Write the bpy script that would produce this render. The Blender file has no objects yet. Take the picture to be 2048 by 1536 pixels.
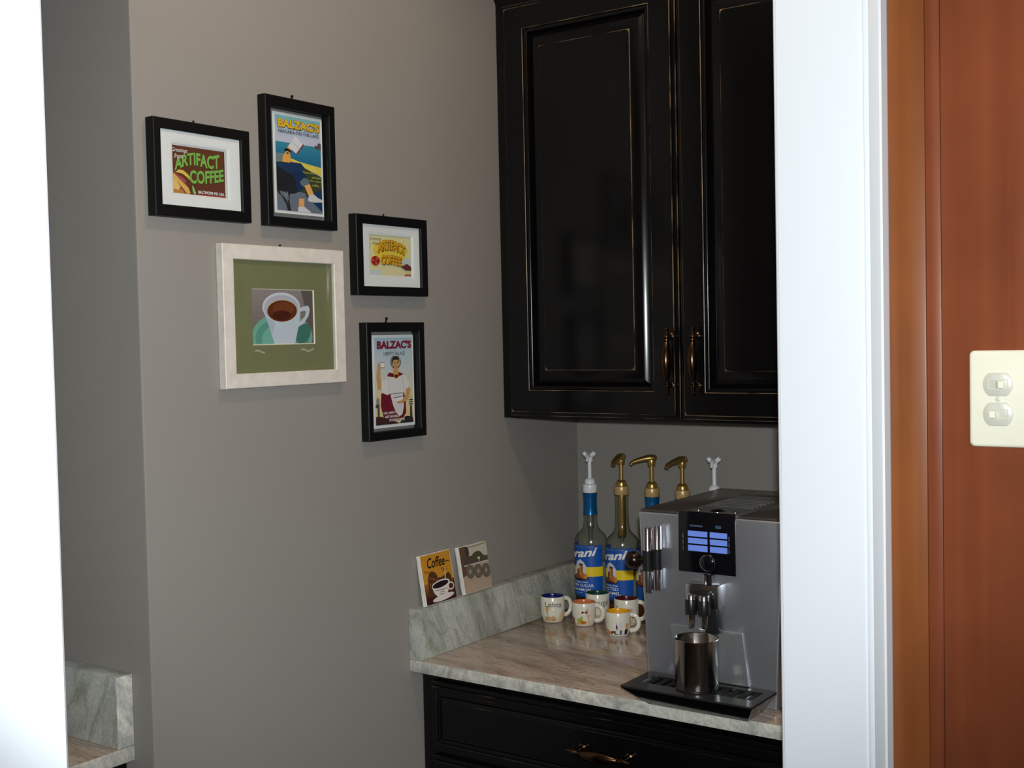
import bpy, bmesh, math, random
from mathutils import Vector, Matrix
from mathutils.geometry import tessellate_polygon

random.seed(7)
scene = bpy.context.scene
COL = scene.collection

# ------------------------------------------------------------------ camera
FOCAL_PX, YAW, PITCH, ROLL = 2411.85, 0.6185, -0.03896, -0.02154
CAM = Vector((1.552, -2.4468, 1.5497))
_f = Vector((-math.sin(YAW)*math.cos(PITCH), math.cos(YAW)*math.cos(PITCH), math.sin(PITCH)))
_r0 = Vector((math.cos(YAW), math.sin(YAW), 0)); _u0 = _r0.cross(_f)
_r = math.cos(ROLL)*_r0 + math.sin(ROLL)*_u0
_u = -math.sin(ROLL)*_r0 + math.cos(ROLL)*_u0
cam_data = bpy.data.cameras.new('camera')
cam_data.sensor_fit = 'HORIZONTAL'; cam_data.sensor_width = 36.0
cam_data.lens = FOCAL_PX*36.0/2048.0
cam_data.clip_start = 0.02; cam_data.clip_end = 60
cam = bpy.data.objects.new('camera', cam_data); COL.objects.link(cam)
M = Matrix((_r, _u, -_f)).transposed().to_4x4(); M.translation = CAM
cam.matrix_world = M
scene.camera = cam

# ------------------------------------------------------------------ world, lights, exposure
world = bpy.data.worlds.new('world'); scene.world = world; world.use_nodes = True
bg = world.node_tree.nodes['Background']
bg.inputs['Color'].default_value = (0.62, 0.78, 1.0, 1); bg.inputs['Strength'].default_value = 1.0

def add_light(name, kind, loc, energy, color, target=None, **kw):
    d = bpy.data.lights.new(name, kind); d.energy = energy; d.color = color
    for k, v in kw.items(): setattr(d, k, v)
    o = bpy.data.objects.new(name, d); COL.objects.link(o); o.location = loc
    if target is not None:
        o.rotation_euler = (Vector(target)-Vector(loc)).to_track_quat('-Z', 'Y').to_euler()
    return o
# the camera's own flash, 5 cm above the lens (its shadows show in the photograph)
FL = CAM + _u*0.055 + _r*0.015 + _f*0.02
add_light('camera_flash', 'SPOT', FL, 101.0, (0.93, 0.985, 1.0), CAM+_f*2.0+_u*0.16,
          spot_size=math.radians(74), spot_blend=0.75, shadow_soft_size=0.018)
# daylight coming in through the kitchen window in the right-hand wall
add_light('window_daylight', 'AREA', (3.56, -2.7, 1.4), 20.0, (0.72, 0.85, 1.0), (0, -2.7, 1.4),
          shape='RECTANGLE', size=1.25, size_y=0.8)
# warm recessed ceiling lamps: one just in front of the coffee nook, two in the kitchen
LAMPS = ((0.72, -1.02, 21.0), (2.1, -1.8, 14.0), (2.6, -3.2, 14.0))
for _x, _y, _e in LAMPS:
    add_light('ceiling_lamp_light', 'SPOT', (_x, _y, 2.58), _e, (1.0, 0.72, 0.50),
              (_x, _y, 0), spot_size=math.radians(172), spot_blend=0.35, shadow_soft_size=0.10)
vs = scene.view_settings
vs.view_transform = 'Standard'; vs.look = 'None'; vs.gamma = 1.0; vs.use_curve_mapping = False
vs.exposure = 0.0
scene.cycles.transparent_max_bounces = 24
scene.cycles.max_bounces = 10
scene.cycles.sample_clamp_indirect = 60.0

# ------------------------------------------------------------------ colour and material helpers
def lin(c):
    c = c/255.0
    return c/12.92 if c <= 0.04045 else ((c+0.055)/1.055)**2.4
def rgb(r, g, b): return (lin(r), lin(g), lin(b), 1.0)

MATS = {}
def mat(name, color, rough=0.5, metal=0.0, bump=0.0, bump_scale=300.0, var=0.0, var_scale=6.0,
        spec=0.5, coat=0.0, stretch=(1, 1, 1), aniso_rough=0.0):
    m = bpy.data.materials.new(name); m.use_nodes = True
    nt = m.node_tree; b = nt.nodes['Principled BSDF']
    b.inputs['Base Color'].default_value = color if len(color) == 4 else (*color, 1)
    b.inputs['Roughness'].default_value = rough; b.inputs['Metallic'].default_value = metal
    b.inputs['Specular IOR Level'].default_value = spec
    b.inputs['Coat Weight'].default_value = coat; b.inputs['Coat Roughness'].default_value = 0.08
    tc = nt.nodes.new('ShaderNodeTexCoord'); mp = nt.nodes.new('ShaderNodeMapping')
    nt.links.new(tc.outputs['Object'], mp.inputs['Vector']); mp.inputs['Scale'].default_value = stretch
    n = nt.nodes.new('ShaderNodeTexNoise'); n.inputs['Scale'].default_value = var_scale; n.inputs['Detail'].default_value = 4
    nt.links.new(mp.outputs['Vector'], n.inputs['Vector'])
    if var > 0:
        mr = nt.nodes.new('ShaderNodeMapRange')
        mr.inputs['From Min'].default_value = 0.25; mr.inputs['From Max'].default_value = 0.75
        mr.inputs['To Min'].default_value = 1-var; mr.inputs['To Max'].default_value = 1+var
        nt.links.new(n.outputs['Fac'], mr.inputs['Value'])
        mx = nt.nodes.new('ShaderNodeMix'); mx.data_type = 'RGBA'; mx.blend_type = 'MULTIPLY'
        mx.inputs['Factor'].default_value = 1.0
        mx.inputs[6].default_value = color if len(color) == 4 else (*color, 1)
        nt.links.new(mr.outputs['Result'], mx.inputs[7]); nt.links.new(mx.outputs[2], b.inputs['Base Color'])
    else:
        mr = nt.nodes.new('ShaderNodeMapRange')
        mr.inputs['To Min'].default_value = max(0.02, rough-0.04); mr.inputs['To Max'].default_value = rough+0.04
        nt.links.new(n.outputs['Fac'], mr.inputs['Value']); nt.links.new(mr.outputs['Result'], b.inputs['Roughness'])
    if bump > 0:
        n2 = nt.nodes.new('ShaderNodeTexNoise'); n2.inputs['Scale'].default_value = bump_scale; n2.inputs['Detail'].default_value = 3
        nt.links.new(tc.outputs['Object'], n2.inputs['Vector'])
        bp = nt.nodes.new('ShaderNodeBump'); bp.inputs['Strength'].default_value = bump; bp.inputs['Distance'].default_value = 0.001
        nt.links.new(n2.outputs['Fac'], bp.inputs['Height']); nt.links.new(bp.outputs['Normal'], b.inputs['Normal'])
    MATS[name] = m
    return m

def ramp_nodes(nt, stops):
    cr = nt.nodes.new('ShaderNodeValToRGB'); e = cr.color_ramp.elements
    while len(e) > 1: e.remove(e[-1])
    e[0].position = stops[0][0]; e[0].color = stops[0][1]
    for p_, c_ in stops[1:]:
        q = e.new(p_); q.color = c_
    return cr

def marble(name, scale, rot, stops, vein, vein_scale, rough=0.12, seed=0.0, distort=1.2):
    m = bpy.data.materials.new(name); m.use_nodes = True; nt = m.node_tree; b = nt.nodes['Principled BSDF']
    b.inputs['Roughness'].default_value = rough; b.inputs['Specular IOR Level'].default_value = 0.5
    tc = nt.nodes.new('ShaderNodeTexCoord'); mp = nt.nodes.new('ShaderNodeMapping')
    mp.inputs['Scale'].default_value = scale; mp.inputs['Rotation'].default_value = rot; mp.inputs['Location'].default_value = (seed, seed*.7, seed*.3)
    # rotate first, then stretch
    mp0 = nt.nodes.new('ShaderNodeMapping'); mp0.inputs['Rotation'].default_value = rot; mp.inputs['Rotation'].default_value = (0, 0, 0)
    nt.links.new(tc.outputs['Object'], mp0.inputs['Vector']); nt.links.new(mp0.outputs['Vector'], mp.inputs['Vector'])
    n = nt.nodes.new('ShaderNodeTexNoise'); n.inputs['Scale'].default_value = 1.0; n.inputs['Detail'].default_value = 7; n.inputs['Roughness'].default_value = 0.62
    n.inputs['Distortion'].default_value = distort
    nt.links.new(mp.outputs['Vector'], n.inputs['Vector'])
    cr = ramp_nodes(nt, stops); nt.links.new(n.outputs['Fac'], cr.inputs['Fac'])
    n2 = nt.nodes.new('ShaderNodeTexNoise'); n2.inputs['Scale'].default_value = vein_scale; n2.inputs['Detail'].default_value = 5; n2.inputs['Distortion'].default_value = 0.8
    nt.links.new(mp.outputs['Vector'], n2.inputs['Vector'])
    cr2 = ramp_nodes(nt, [(0.0, (1, 1, 1, 1)), (0.465, (1, 1, 1, 1)), (0.497, vein), (0.53, (1, 1, 1, 1)), (1.0, (1, 1, 1, 1))])
    nt.links.new(n2.outputs['Fac'], cr2.inputs['Fac'])
    mx = nt.nodes.new('ShaderNodeMix'); mx.data_type = 'RGBA'; mx.blend_type = 'MULTIPLY'; mx.inputs['Factor'].default_value = 1
    nt.links.new(cr.outputs['Color'], mx.inputs[6]); nt.links.new(cr2.outputs['Color'], mx.inputs[7])
    # fine crystal speckle
    n3 = nt.nodes.new('ShaderNodeTexNoise'); n3.inputs['Scale'].default_value = 160; n3.inputs['Detail'].default_value = 3
    nt.links.new(tc.outputs['Object'], n3.inputs['Vector'])
    cr3 = ramp_nodes(nt, [(0.3, (.86, .86, .86, 1)), (0.7, (1.1, 1.1, 1.1, 1))]); nt.links.new(n3.outputs['Fac'], cr3.inputs['Fac'])
    mx2 = nt.nodes.new('ShaderNodeMix'); mx2.data_type = 'RGBA'; mx2.blend_type = 'MULTIPLY'; mx2.inputs['Factor'].default_value = 1
    nt.links.new(mx.outputs[2], mx2.inputs[6]); nt.links.new(cr3.outputs['Color'], mx2.inputs[7])
    nt.links.new(mx2.outputs[2], b.inputs['Base Color'])
    # slight waviness left by the polishing
    n4 = nt.nodes.new('ShaderNodeTexNoise'); n4.inputs['Scale'].default_value = 85; n4.inputs['Detail'].default_value = 1
    nt.links.new(tc.outputs['Object'], n4.inputs['Vector'])
    bp = nt.nodes.new('ShaderNodeBump'); bp.inputs['Strength'].default_value = 1.0; bp.inputs['Distance'].default_value = 0.00035
    nt.links.new(n4.outputs['Fac'], bp.inputs['Height']); nt.links.new(bp.outputs['Normal'], b.inputs['Normal'])
    MATS[name] = m
    return m

def wood(name, c1, c2, rough=0.3):
    m = bpy.data.materials.new(name); m.use_nodes = True; nt = m.node_tree; b = nt.nodes['Principled BSDF']
    b.inputs['Roughness'].default_value = rough; b.inputs['Specular IOR Level'].default_value = 0.35
    tc = nt.nodes.new('ShaderNodeTexCoord'); mp = nt.nodes.new('ShaderNodeMapping'); mp.inputs['Scale'].default_value = (38, 38, 1.1)
    nt.links.new(tc.outputs['Object'], mp.inputs['Vector'])
    n = nt.nodes.new('ShaderNodeTexNoise'); n.inputs['Scale'].default_value = 1; n.inputs['Detail'].default_value = 6; n.inputs['Distortion'].default_value = 0.3
    nt.links.new(mp.outputs['Vector'], n.inputs['Vector'])
    cr = ramp_nodes(nt, [(0.32, c1), (0.68, c2)]); nt.links.new(n.outputs['Fac'], cr.inputs['Fac'])
    n2 = nt.nodes.new('ShaderNodeTexNoise'); n2.inputs['Scale'].default_value = 5; n2.inputs['Detail'].default_value = 3
    nt.links.new(tc.outputs['Object'], n2.inputs['Vector'])
    cr2 = ramp_nodes(nt, [(0.3, (.8, .8, .8, 1)), (0.7, (1.12, 1.12, 1.12, 1))]); nt.links.new(n2.outputs['Fac'], cr2.inputs['Fac'])
    mx = nt.nodes.new('ShaderNodeMix'); mx.data_type = 'RGBA'; mx.blend_type = 'MULTIPLY'; mx.inputs['Factor'].default_value = 1
    nt.links.new(cr.outputs['Color'], mx.inputs[6]); nt.links.new(cr2.outputs['Color'], mx.inputs[7])
    nt.links.new(mx.outputs[2], b.inputs['Base Color'])
    MATS[name] = m
    return m

def clear_glass(name, tint, ior=1.45, rough=0.0, edge=0.0):
    m = bpy.data.materials.new(name); m.use_nodes = True; nt = m.node_tree
    nt.nodes.remove(nt.nodes['Principled BSDF']); out = nt.nodes['Material Output']
    fr = nt.nodes.new('ShaderNodeFresnel'); geo = nt.nodes.new('ShaderNodeNewGeometry')
    io = nt.nodes.new('ShaderNodeMapRange'); io.inputs['To Min'].default_value = ior; io.inputs['To Max'].default_value = 1.0/ior
    nt.links.new(geo.outputs['Backfacing'], io.inputs['Value']); nt.links.new(io.outputs['Result'], fr.inputs['IOR'])
    tr = nt.nodes.new('ShaderNodeBsdfTransparent'); tr.inputs['Color'].default_value = (*tint, 1)
    gl = nt.nodes.new('ShaderNodeBsdfGlossy'); gl.inputs['Roughness'].default_value = rough
    if edge:
        lw = nt.nodes.new('ShaderNodeLayerWeight'); lw.inputs['Blend'].default_value = 0.5
        cr = ramp_nodes(nt, [(0.0, (*tint, 1)), (0.62, (*[q*.93 for q in tint], 1)), (0.97, (*[q*edge for q in tint], 1))])
        nt.links.new(lw.outputs['Facing'], cr.inputs['Fac']); nt.links.new(cr.outputs['Color'], tr.inputs['Color'])
    mx = nt.nodes.new('ShaderNodeMixShader')
    nt.links.new(fr.outputs['Fac'], mx.inputs['Fac']); nt.links.new(tr.outputs['BSDF'], mx.inputs[1]); nt.links.new(gl.outputs['BSDF'], mx.inputs[2])
    nt.links.new(mx.outputs['Shader'], out.inputs['Surface'])
    MATS[name] = m
    return m

def emit(name, color, strength):
    m = bpy.data.materials.new(name); m.use_nodes = True; b = m.node_tree.nodes['Principled BSDF']
    b.inputs['Base Color'].default_value = (0, 0, 0, 1); b.inputs['Roughness'].default_value = 0.3
    b.inputs['Emission Color'].default_value = (*color, 1); b.inputs['Emission Strength'].default_value = strength
    MATS[name] = m
    return m

def print_mat(name, rough=0.4):
    m = bpy.data.materials.new(name); m.use_nodes = True; nt = m.node_tree; b = nt.nodes['Principled BSDF']
    a = nt.nodes.new('ShaderNodeAttribute'); a.attribute_name = 'Col'
    n = nt.nodes.new('ShaderNodeTexNoise'); n.inputs['Scale'].default_value = 900
    tc = nt.nodes.new('ShaderNodeTexCoord'); nt.links.new(tc.outputs['Object'], n.inputs['Vector'])
    cr = ramp_nodes(nt, [(0.3, (.93, .93, .93, 1)), (0.7, (1.05, 1.05, 1.05, 1))]); nt.links.new(n.outputs['Fac'], cr.inputs['Fac'])
    mx = nt.nodes.new('ShaderNodeMix'); mx.data_type = 'RGBA'; mx.blend_type = 'MULTIPLY'; mx.inputs['Factor'].default_value = 1
    nt.links.new(a.outputs['Color'], mx.inputs[6]); nt.links.new(cr.outputs['Color'], mx.inputs[7])
    nt.links.new(mx.outputs[2], b.inputs['Base Color']); b.inputs['Roughness'].default_value = rough
    MATS[name] = m
    return m

def rubbed(name, lo=0.40, hi=0.62, c=(.26, .18, .10, 1)):
    # worn paint edge: bare golden wood showing through black paint in patches
    m = bpy.data.materials.new(name); m.use_nodes = True; nt = m.node_tree; b = nt.nodes['Principled BSDF']
    tc = nt.nodes.new('ShaderNodeTexCoord'); n = nt.nodes.new('ShaderNodeTexNoise'); n.inputs['Scale'].default_value = 14; n.inputs['Detail'].default_value = 5
    nt.links.new(tc.outputs['Object'], n.inputs['Vector'])
    cr = ramp_nodes(nt, [(lo, (.006, .0055, .005, 1)), (hi, c)]); nt.links.new(n.outputs['Fac'], cr.inputs['Fac'])
    nt.links.new(cr.outputs['Color'], b.inputs['Base Color']); b.inputs['Roughness'].default_value = 0.35
    MATS[name] = m
    return m

mat('wall_paint', rgb(141, 136, 129), 0.55, bump=0.25, bump_scale=500, var=0.02, var_scale=3)
mat('ceiling_paint', rgb(225, 220, 210), 0.8, bump=0.2)
mat('trim_white', rgb(230, 235, 240), 0.3)
mat('trim_edge', rgb(206, 214, 208), 0.3)
mat('cabinet_black', (0.0035, 0.0033, 0.0035, 1), 0.17, spec=0.27)
rubbed('rubbed_edge'); rubbed('rubbed_faint', 0.55, 0.72, (.10, .07, .04, 1))
mat('cabinet_inside', (0.02, 0.017, 0.015, 1), 0.5)
mat('frame_black', (0.003, 0.003, 0.0035, 1), 0.5, spec=0.25)
mat('frame_white', rgb(222, 214, 203), 0.5, var=0.10, var_scale=55, bump=0.15, bump_scale=150)
mat('mat_white', rgb(232, 232, 230), 0.8)
mat('mat_olive', rgb(122, 122, 84), 0.85, var=0.05, var_scale=60)
mat('mat_cream', rgb(240, 230, 205), 0.8)
mat('nail_metal', (0.10, 0.08, 0.05, 1), 0.3, 1.0)
mat('bronze', (0.10, 0.06, 0.034, 1), 0.22, 1.0)
mat('gold_paint', (0.50, 0.32, 0.09, 1), 0.32, 0.85)
mat('gold_plastic', (0.55, 0.37, 0.15, 1), 0.35, 0.25)
mat('white_plastic', rgb(235, 236, 238), 0.3)
mat('blue_foil', (0.004, 0.12, 0.33, 1), 0.25, 0.45)
mat('label_blue', rgb(10, 74, 165), 0.4)
mat('syrup', (0.16, 0.045, 0.012, 1), 0.1)
mat('ceramic', rgb(226, 223, 208), 0.2, spec=0.6)
mat('silver', (0.64, 0.67, 0.73, 1), 0.33, 0.9)
mat('machine_top', (0.085, 0.075, 0.068, 1), 0.28, 0.3)
mat('machine_grey', (0.16, 0.17, 0.17, 1), 0.3, 0.4)
mat('gloss_black', (0.004, 0.004, 0.006, 1), 0.10)
mat('satin_black', (0.012, 0.012, 0.013, 1), 0.3)
mat('grille_black', (0.006, 0.006, 0.007, 1), 0.5, spec=0.15); mat('tray_rim', (0.10, 0.10, 0.105, 1), 0.2, 0.8)
mat('chrome', (0.66, 0.66, 0.70, 1), 0.14, 1.0)
mat('steel', (0.55, 0.52, 0.49, 1), 0.16, 1.0)
mat('plate_metal', (0.50, 0.54, 0.55, 1), 0.28, 0.8)
mat('amber_dark', (0.010, 0.0035, 0.0025, 1), 0.22)
mat('ivory', rgb(238, 234, 212), 0.3)
mat('ivory_grey', rgb(206, 205, 190), 0.35)
mat('tile_edge', rgb(228, 224, 214), 0.8, bump=0.6, bump_scale=120, var=0.08, var_scale=90)
mat('floor_wood', rgb(66, 48, 36), 0.3, var=0.25, var_scale=3, stretch=(1, 14, 1))
wood('cherry_panel', rgb(122, 62, 37), rgb(135, 72, 43), 0.36)
wood('cherry_stile', rgb(124, 68, 31), rgb(137, 78, 38), 0.36)
clear_glass('pane_glass', (0.97, 0.98, 0.98), 1.35)
clear_glass('bottle_glass', (0.93, 0.95, 0.90), 1.7, 0.17, 0.42)
print_mat('print_ink'); print_mat('glossy_print', 0.15)
emit('screen_blue', (0.15, 0.25, 0.72), 0.85)
emit('screen_dim', (0.05, 0.09, 0.16), 0.6)
emit('lamp_glow', (1.0, 0.72, 0.42), 6.0)
GREYS = [(0.22, rgb(134, 136, 126)), (0.40, rgb(160, 163, 153)), (0.5, rgb(178, 181, 172)), (0.62, rgb(192, 195, 186)), (0.8, rgb(156, 158, 150))]
TOPS = [(0.22, rgb(122, 106, 92)), (0.38, rgb(170, 152, 137)), (0.5, rgb(192, 175, 160)), (0.64, rgb(202, 187, 171)), (0.82, rgb(160, 142, 127))]
marble('marble_top', (3.0, 17, 17), (0, 0, math.radians(8)), TOPS, (.66, .60, .55, 1), 1.7, 0.13, 3.1)
marble('marble_splash', (14, 14, 4.0), (math.radians(-24), 0, 0), GREYS, (.74, .75, .70, 1), 1.3, 0.16, 1.7)
marble('marble_back', (14, 14, 4.0), (0, math.radians(-24), 0), GREYS, (.74, .75, .70, 1), 1.3, 0.16, 5.2)
marble('marble_edge', (22, 22, 16), (0, 0, 0), [(0.25, rgb(132, 133, 130)), (0.42, rgb(184, 184, 176)), (0.6, rgb(222, 219, 207)), (0.8, rgb(200, 197, 187))], (.8, .8, .78, 1), 2.0, 0.3, 9.3)

# ------------------------------------------------------------------ object helpers
ROOT = {}          # object -> world position of the thing's root
def tag(o, label=None, cat=None, group=None, kind=None):
    if label: o['label'] = label
    if cat: o['category'] = cat
    if group: o['group'] = group
    if kind: o['kind'] = kind
    return o
def thing(name, loc, label, cat, group=None):
    o = bpy.data.objects.new(name, None); COL.objects.link(o); o.location = loc
    o.empty_display_size = 0.05; ROOT[o] = Vector(loc)
    return tag(o, label, cat, group)

class MB:
    """collects polygons in world space and links them as one mesh object"""
    def __init__(s): s.v = []; s.f = []; s.m = []; s.smooth = []
    def add(s, verts, faces, mi=0, smooth=False):
        k = len(s.v); s.v += [Vector(p) for p in verts]
        for fc in faces:
            s.f.append([k+i for i in fc]); s.m.append(mi); s.smooth.append(smooth)
        return s
    def box(s, x0, x1, y0, y1, z0, z1, bev=0.0, mi=0, seg=2):
        if bev <= 0:
            v = [(x, y, z) for x in (x0, x1) for y in (y0, y1) for z in (z0, z1)]
            return s.add(v, [(0, 1, 3, 2), (4, 6, 7, 5), (0, 4, 5, 1), (2, 3, 7, 6), (0, 2, 6, 4), (1, 5, 7, 3)], mi)
        bm = bmesh.new(); bmesh.ops.create_cube(bm, size=1)
        for q in bm.verts:
            q.co = Vector(((x0+x1)/2+q.co.x*(x1-x0), (y0+y1)/2+q.co.y*(y1-y0), (z0+z1)/2+q.co.z*(z1-z0)))
        bmesh.ops.bevel(bm, geom=list(bm.edges), offset=bev, segments=seg, profile=0.5, affect='EDGES')
        return s.bm(bm, mi, True)
    def bm(s, bm, mi=0, smooth=True):
        bm.verts.index_update()
        s.add([q.co.copy() for q in bm.verts], [[q.index for q in fc.verts] for fc in bm.faces], mi, smooth); bm.free()
        return s
    def lathe(s, prof, n=32, c=(0, 0, 0), mi=0, cap0=False, cap1=False, axis='z', smooth=True):
        k = []; c = Vector(c)
        for (r, h) in prof:
            for i in range(n):
                a = 2*math.pi*i/n; q = (r*math.cos(a), r*math.sin(a), h)
                if axis == 'y': q = (q[0], q[2], -q[1])
                if axis == 'x': q = (q[2], q[0], q[1])
                k.append(c+Vector(q))
        f = [(j*n+i, j*n+(i+1) % n, (j+1)*n+(i+1) % n, (j+1)*n+i) for j in range(len(prof)-1) for i in range(n)]
        if cap0: f.append(list(range(n))[::-1])
        if cap1: f.append([(len(prof)-1)*n+i for i in range(n)])
        return s.add(k, f, mi, smooth)
    def tube(s, pts, rad, n=12, mi=0, flat=1.0, caps=True):
        pts = [Vector(q) for q in pts]; R = rad if isinstance(rad, (list, tuple)) else [rad]*len(pts)
        t0 = (pts[1]-pts[0]).normalized(); up = Vector((0, 0, 1)) if abs(t0.z) < 0.9 else Vector((1, 0, 0))
        a = t0.cross(up).normalized(); k = []
        for i, q in enumerate(pts):
            t = (pts[min(i+1, len(pts)-1)]-pts[max(i-1, 0)]).normalized()
            a = (a - t*a.dot(t)).normalized(); b = a.cross(t)
            for j in range(n):
                w = 2*math.pi*j/n; k.append(q+R[i]*(math.cos(w)*a+flat*math.sin(w)*b))
        f = [(i*n+j, i*n+(j+1) % n, (i+1)*n+(j+1) % n, (i+1)*n+j) for i in range(len(pts)-1) for j in range(n)]
        if caps: f += [list(range(n))[::-1], [(len(pts)-1)*n+j for j in range(n)]]
        return s.add(k, f, mi, True)
    def prism_z(s, poly, z0, z1, mi=0, smooth=False):
        n = len(poly)
        v = [(x, y, z0) for x, y in poly]+[(x, y, z1) for x, y in poly]
        return s.add(v, [(i, (i+1) % n, n+(i+1) % n, n+i) for i in range(n)]+[list(range(n))[::-1], list(range(n, 2*n))], mi, smooth)
    def build(s, name, mats, parent=None, angle=40, recalc=True):
        base = ROOT.get(parent, Vector((0, 0, 0)))
        me = bpy.data.meshes.new(name); me.from_pydata([q-base for q in s.v], [], s.f)
        for m_ in ([mats] if isinstance(mats, str) else mats): me.materials.append(MATS[m_])
        for p_, mi, sm in zip(me.polygons, s.m, s.smooth): p_.material_index = mi; p_.use_smooth = sm
        if recalc:
            bm = bmesh.new(); bm.from_mesh(me); bmesh.ops.recalc_face_normals(bm, faces=bm.faces); bm.to_mesh(me); bm.free()
        me.set_sharp_from_angle(angle=math.radians(angle))
        o = bpy.data.objects.new(name, me); COL.objects.link(o)
        if parent is not None: o.parent = parent; ROOT[o] = base
        return o

# ------------------------------------------------------------------ flat artwork (printed matter)
def text_mesh(body, bold=0.0, shear=0.0):
    cu = bpy.data.curves.new('lettering', 'FONT'); cu.body = body; cu.offset = bold; cu.shear = shear; cu.resolution_u = 3
    cu.align_x = 'LEFT'
    ob = bpy.data.objects.new('lettering', cu); COL.objects.link(ob)
    bpy.context.view_layer.update()
    me = bpy.data.meshes.new_from_object(ob.evaluated_get(bpy.context.evaluated_depsgraph_get()))
    vs_ = [(q.co.x, q.co.y) for q in me.vertices]; fs = [list(q.vertices) for q in me.polygons]
    bpy.data.objects.remove(ob); bpy.data.curves.remove(cu); bpy.data.meshes.remove(me)
    return vs_, fs

class Art:
    """coloured flat shapes in a (0..1, 0..1) square, one on the other, later laid on a surface"""
    def __init__(s): s.items = []
    def poly(s, pts, c):
        tri = tessellate_polygon([[Vector((x, y, 0)) for x, y in pts]])
        s.items.append((list(pts), [list(t) for t in tri], c)); return s
    def rect(s, x0, y0, x1, y1, c): return s.poly([(x0, y0), (x1, y0), (x1, y1), (x0, y1)], c)
    def ell(s, cx, cy, rx, ry, c, n=28, a0=0, a1=360, rot=0.0):
        p = []; cr, sr = math.cos(math.radians(rot)), math.sin(math.radians(rot))
        k = n if a1-a0 >= 360 else n+1
        for i in range(k):
            a = math.radians(a0+(a1-a0)*i/n); x, y = rx*math.cos(a), ry*math.sin(a)
            p.append((cx+x*cr-y*sr, cy+x*sr+y*cr))
        return s.poly(p, c)
    def ring(s, cx, cy, rx, ry, w, c, n=28, a0=0, a1=360):
        o = [(cx+rx*math.cos(math.radians(a0+(a1-a0)*i/n)), cy+ry*math.sin(math.radians(a0+(a1-a0)*i/n))) for i in range(n+1)]
        i_ = [(cx+(rx-w)*math.cos(math.radians(a0+(a1-a0)*i/n)), cy+(ry-w)*math.sin(math.radians(a0+(a1-a0)*i/n))) for i in range(n+1)]
        s.items.append((o+i_, [[i, i+1, n+2+i, n+1+i] for i in range(n)], c)); return s
    def line(s, pts, w, c):
        v = []; n = len(pts)
        for i, q in enumerate(pts):
            a = Vector(pts[max(i-1, 0)]); b = Vector(pts[min(i+1, n-1)]); d = (b-a).normalized(); nn = Vector((-d.y, d.x))*w/2
            v += [(q[0]+nn.x, q[1]+nn.y), (q[0]-nn.x, q[1]-nn.y)]
        s.items.append((v, [[2*i, 2*i+1, 2*i+3, 2*i+2] for i in range(n-1)], c)); return s
    def text(s, body, x0, y0, x1, y1, c, bold=0.0, shear=0.0, warp=None, outline=None, ow=0.03, shadow=None):
        def put(off, col, dx=0, dy=0, ref=None):
            v, f = text_mesh(body, off, shear)
            if not v: return ref
            bx = ref or (min(q[0] for q in v), max(q[0] for q in v), min(q[1] for q in v), max(q[1] for q in v))
            p = []
            for x, y in v:
                tx, ty = (x-bx[0])/(bx[1]-bx[0]), (y-bx[2])/(bx[3]-bx[2])
                if warp: q = warp(tx, ty)
                else: q = (x0+tx*(x1-x0), y0+ty*(y1-y0))
                p.append((q[0]+dx, q[1]+dy))
            s.items.append((p, f, col)); return bx
        ref = None
        if outline is not None:
            v, f = text_mesh(body, bold, shear)
            ref = (min(q[0] for q in v), max(q[0] for q in v), min(q[1] for q in v), max(q[1] for q in v))
            if shadow: put(bold+ow*.7, outline, shadow[0], shadow[1], ref)
            put(bold+ow, outline, 0, 0, ref)
        put(bold, c, 0, 0, ref)
        return s
    def build(s, name, fn, parent, material='print_ink', step=0.00004, slices=0, base_off=0.0003, clip=True):
        base = ROOT.get(parent, Vector((0, 0, 0))); V = []; F = []; C = []
        for k, (pts, faces, c) in enumerate(s.items):
            bm = bmesh.new(); vv = [bm.verts.new((x, y, 0)) for x, y in pts]
            for fc in faces:
                try: bm.faces.new([vv[i] for i in fc])
                except ValueError: pass
            cuts = []
            if clip: cuts += [((0, 0, 0), (-1, 0, 0)), ((1, 0, 0), (1, 0, 0)), ((0, 0, 0), (0, -1, 0)), ((0, 1, 0), (0, 1, 0))]
            for co, no in cuts:
                bmesh.ops.bisect_plane(bm, geom=bm.verts[:]+bm.edges[:]+bm.faces[:], plane_co=co, plane_no=no, clear_outer=True)
            for i in range(1, slices):
                bmesh.ops.bisect_plane(bm, geom=bm.verts[:]+bm.edges[:]+bm.faces[:], plane_co=(i/slices, 0, 0), plane_no=(1, 0, 0))
            bm.verts.index_update(); o = len(V)
            for q in bm.verts:
                V.append(fn(q.co.x, q.co.y, base_off+k*step)-base); C.append(c)
            for fc in bm.faces:
                ids = [q.index for q in fc.verts]
                a = 0.0
                for i in range(len(ids)):
                    p1, p2 = fc.verts[i].co, fc.verts[(i+1) % len(ids)].co; a += p1.x*p2.y-p2.x*p1.y
                F.append([o+i for i in (ids if a > 0 else ids[::-1])])
            bm.free()
        me = bpy.data.meshes.new(name); me.from_pydata(V, [], F); me.materials.append(MATS[material])
        at = me.color_attributes.new('Col', 'FLOAT_COLOR', 'POINT')
        for i, c in enumerate(C): at.data[i].color = c
        ob = bpy.data.objects.new(name, me); COL.objects.link(ob); ob.parent = parent; ROOT[ob] = base
        return ob

def bands(art, y0, y1, cols, n=14, x0=0, x1=1):
    """a printed colour wash made of narrow strips"""
    for i in range(n):
        t = i/(n-1); k = t*(len(cols)-1); j = min(int(k), len(cols)-2); w = k-j
        c = tuple(cols[j][q]*(1-w)+cols[j+1][q]*w for q in range(4))
        art.rect(x0, y0+(y1-y0)*i/n, x1, y0+(y1-y0)*(i+1)/n, c)

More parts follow.
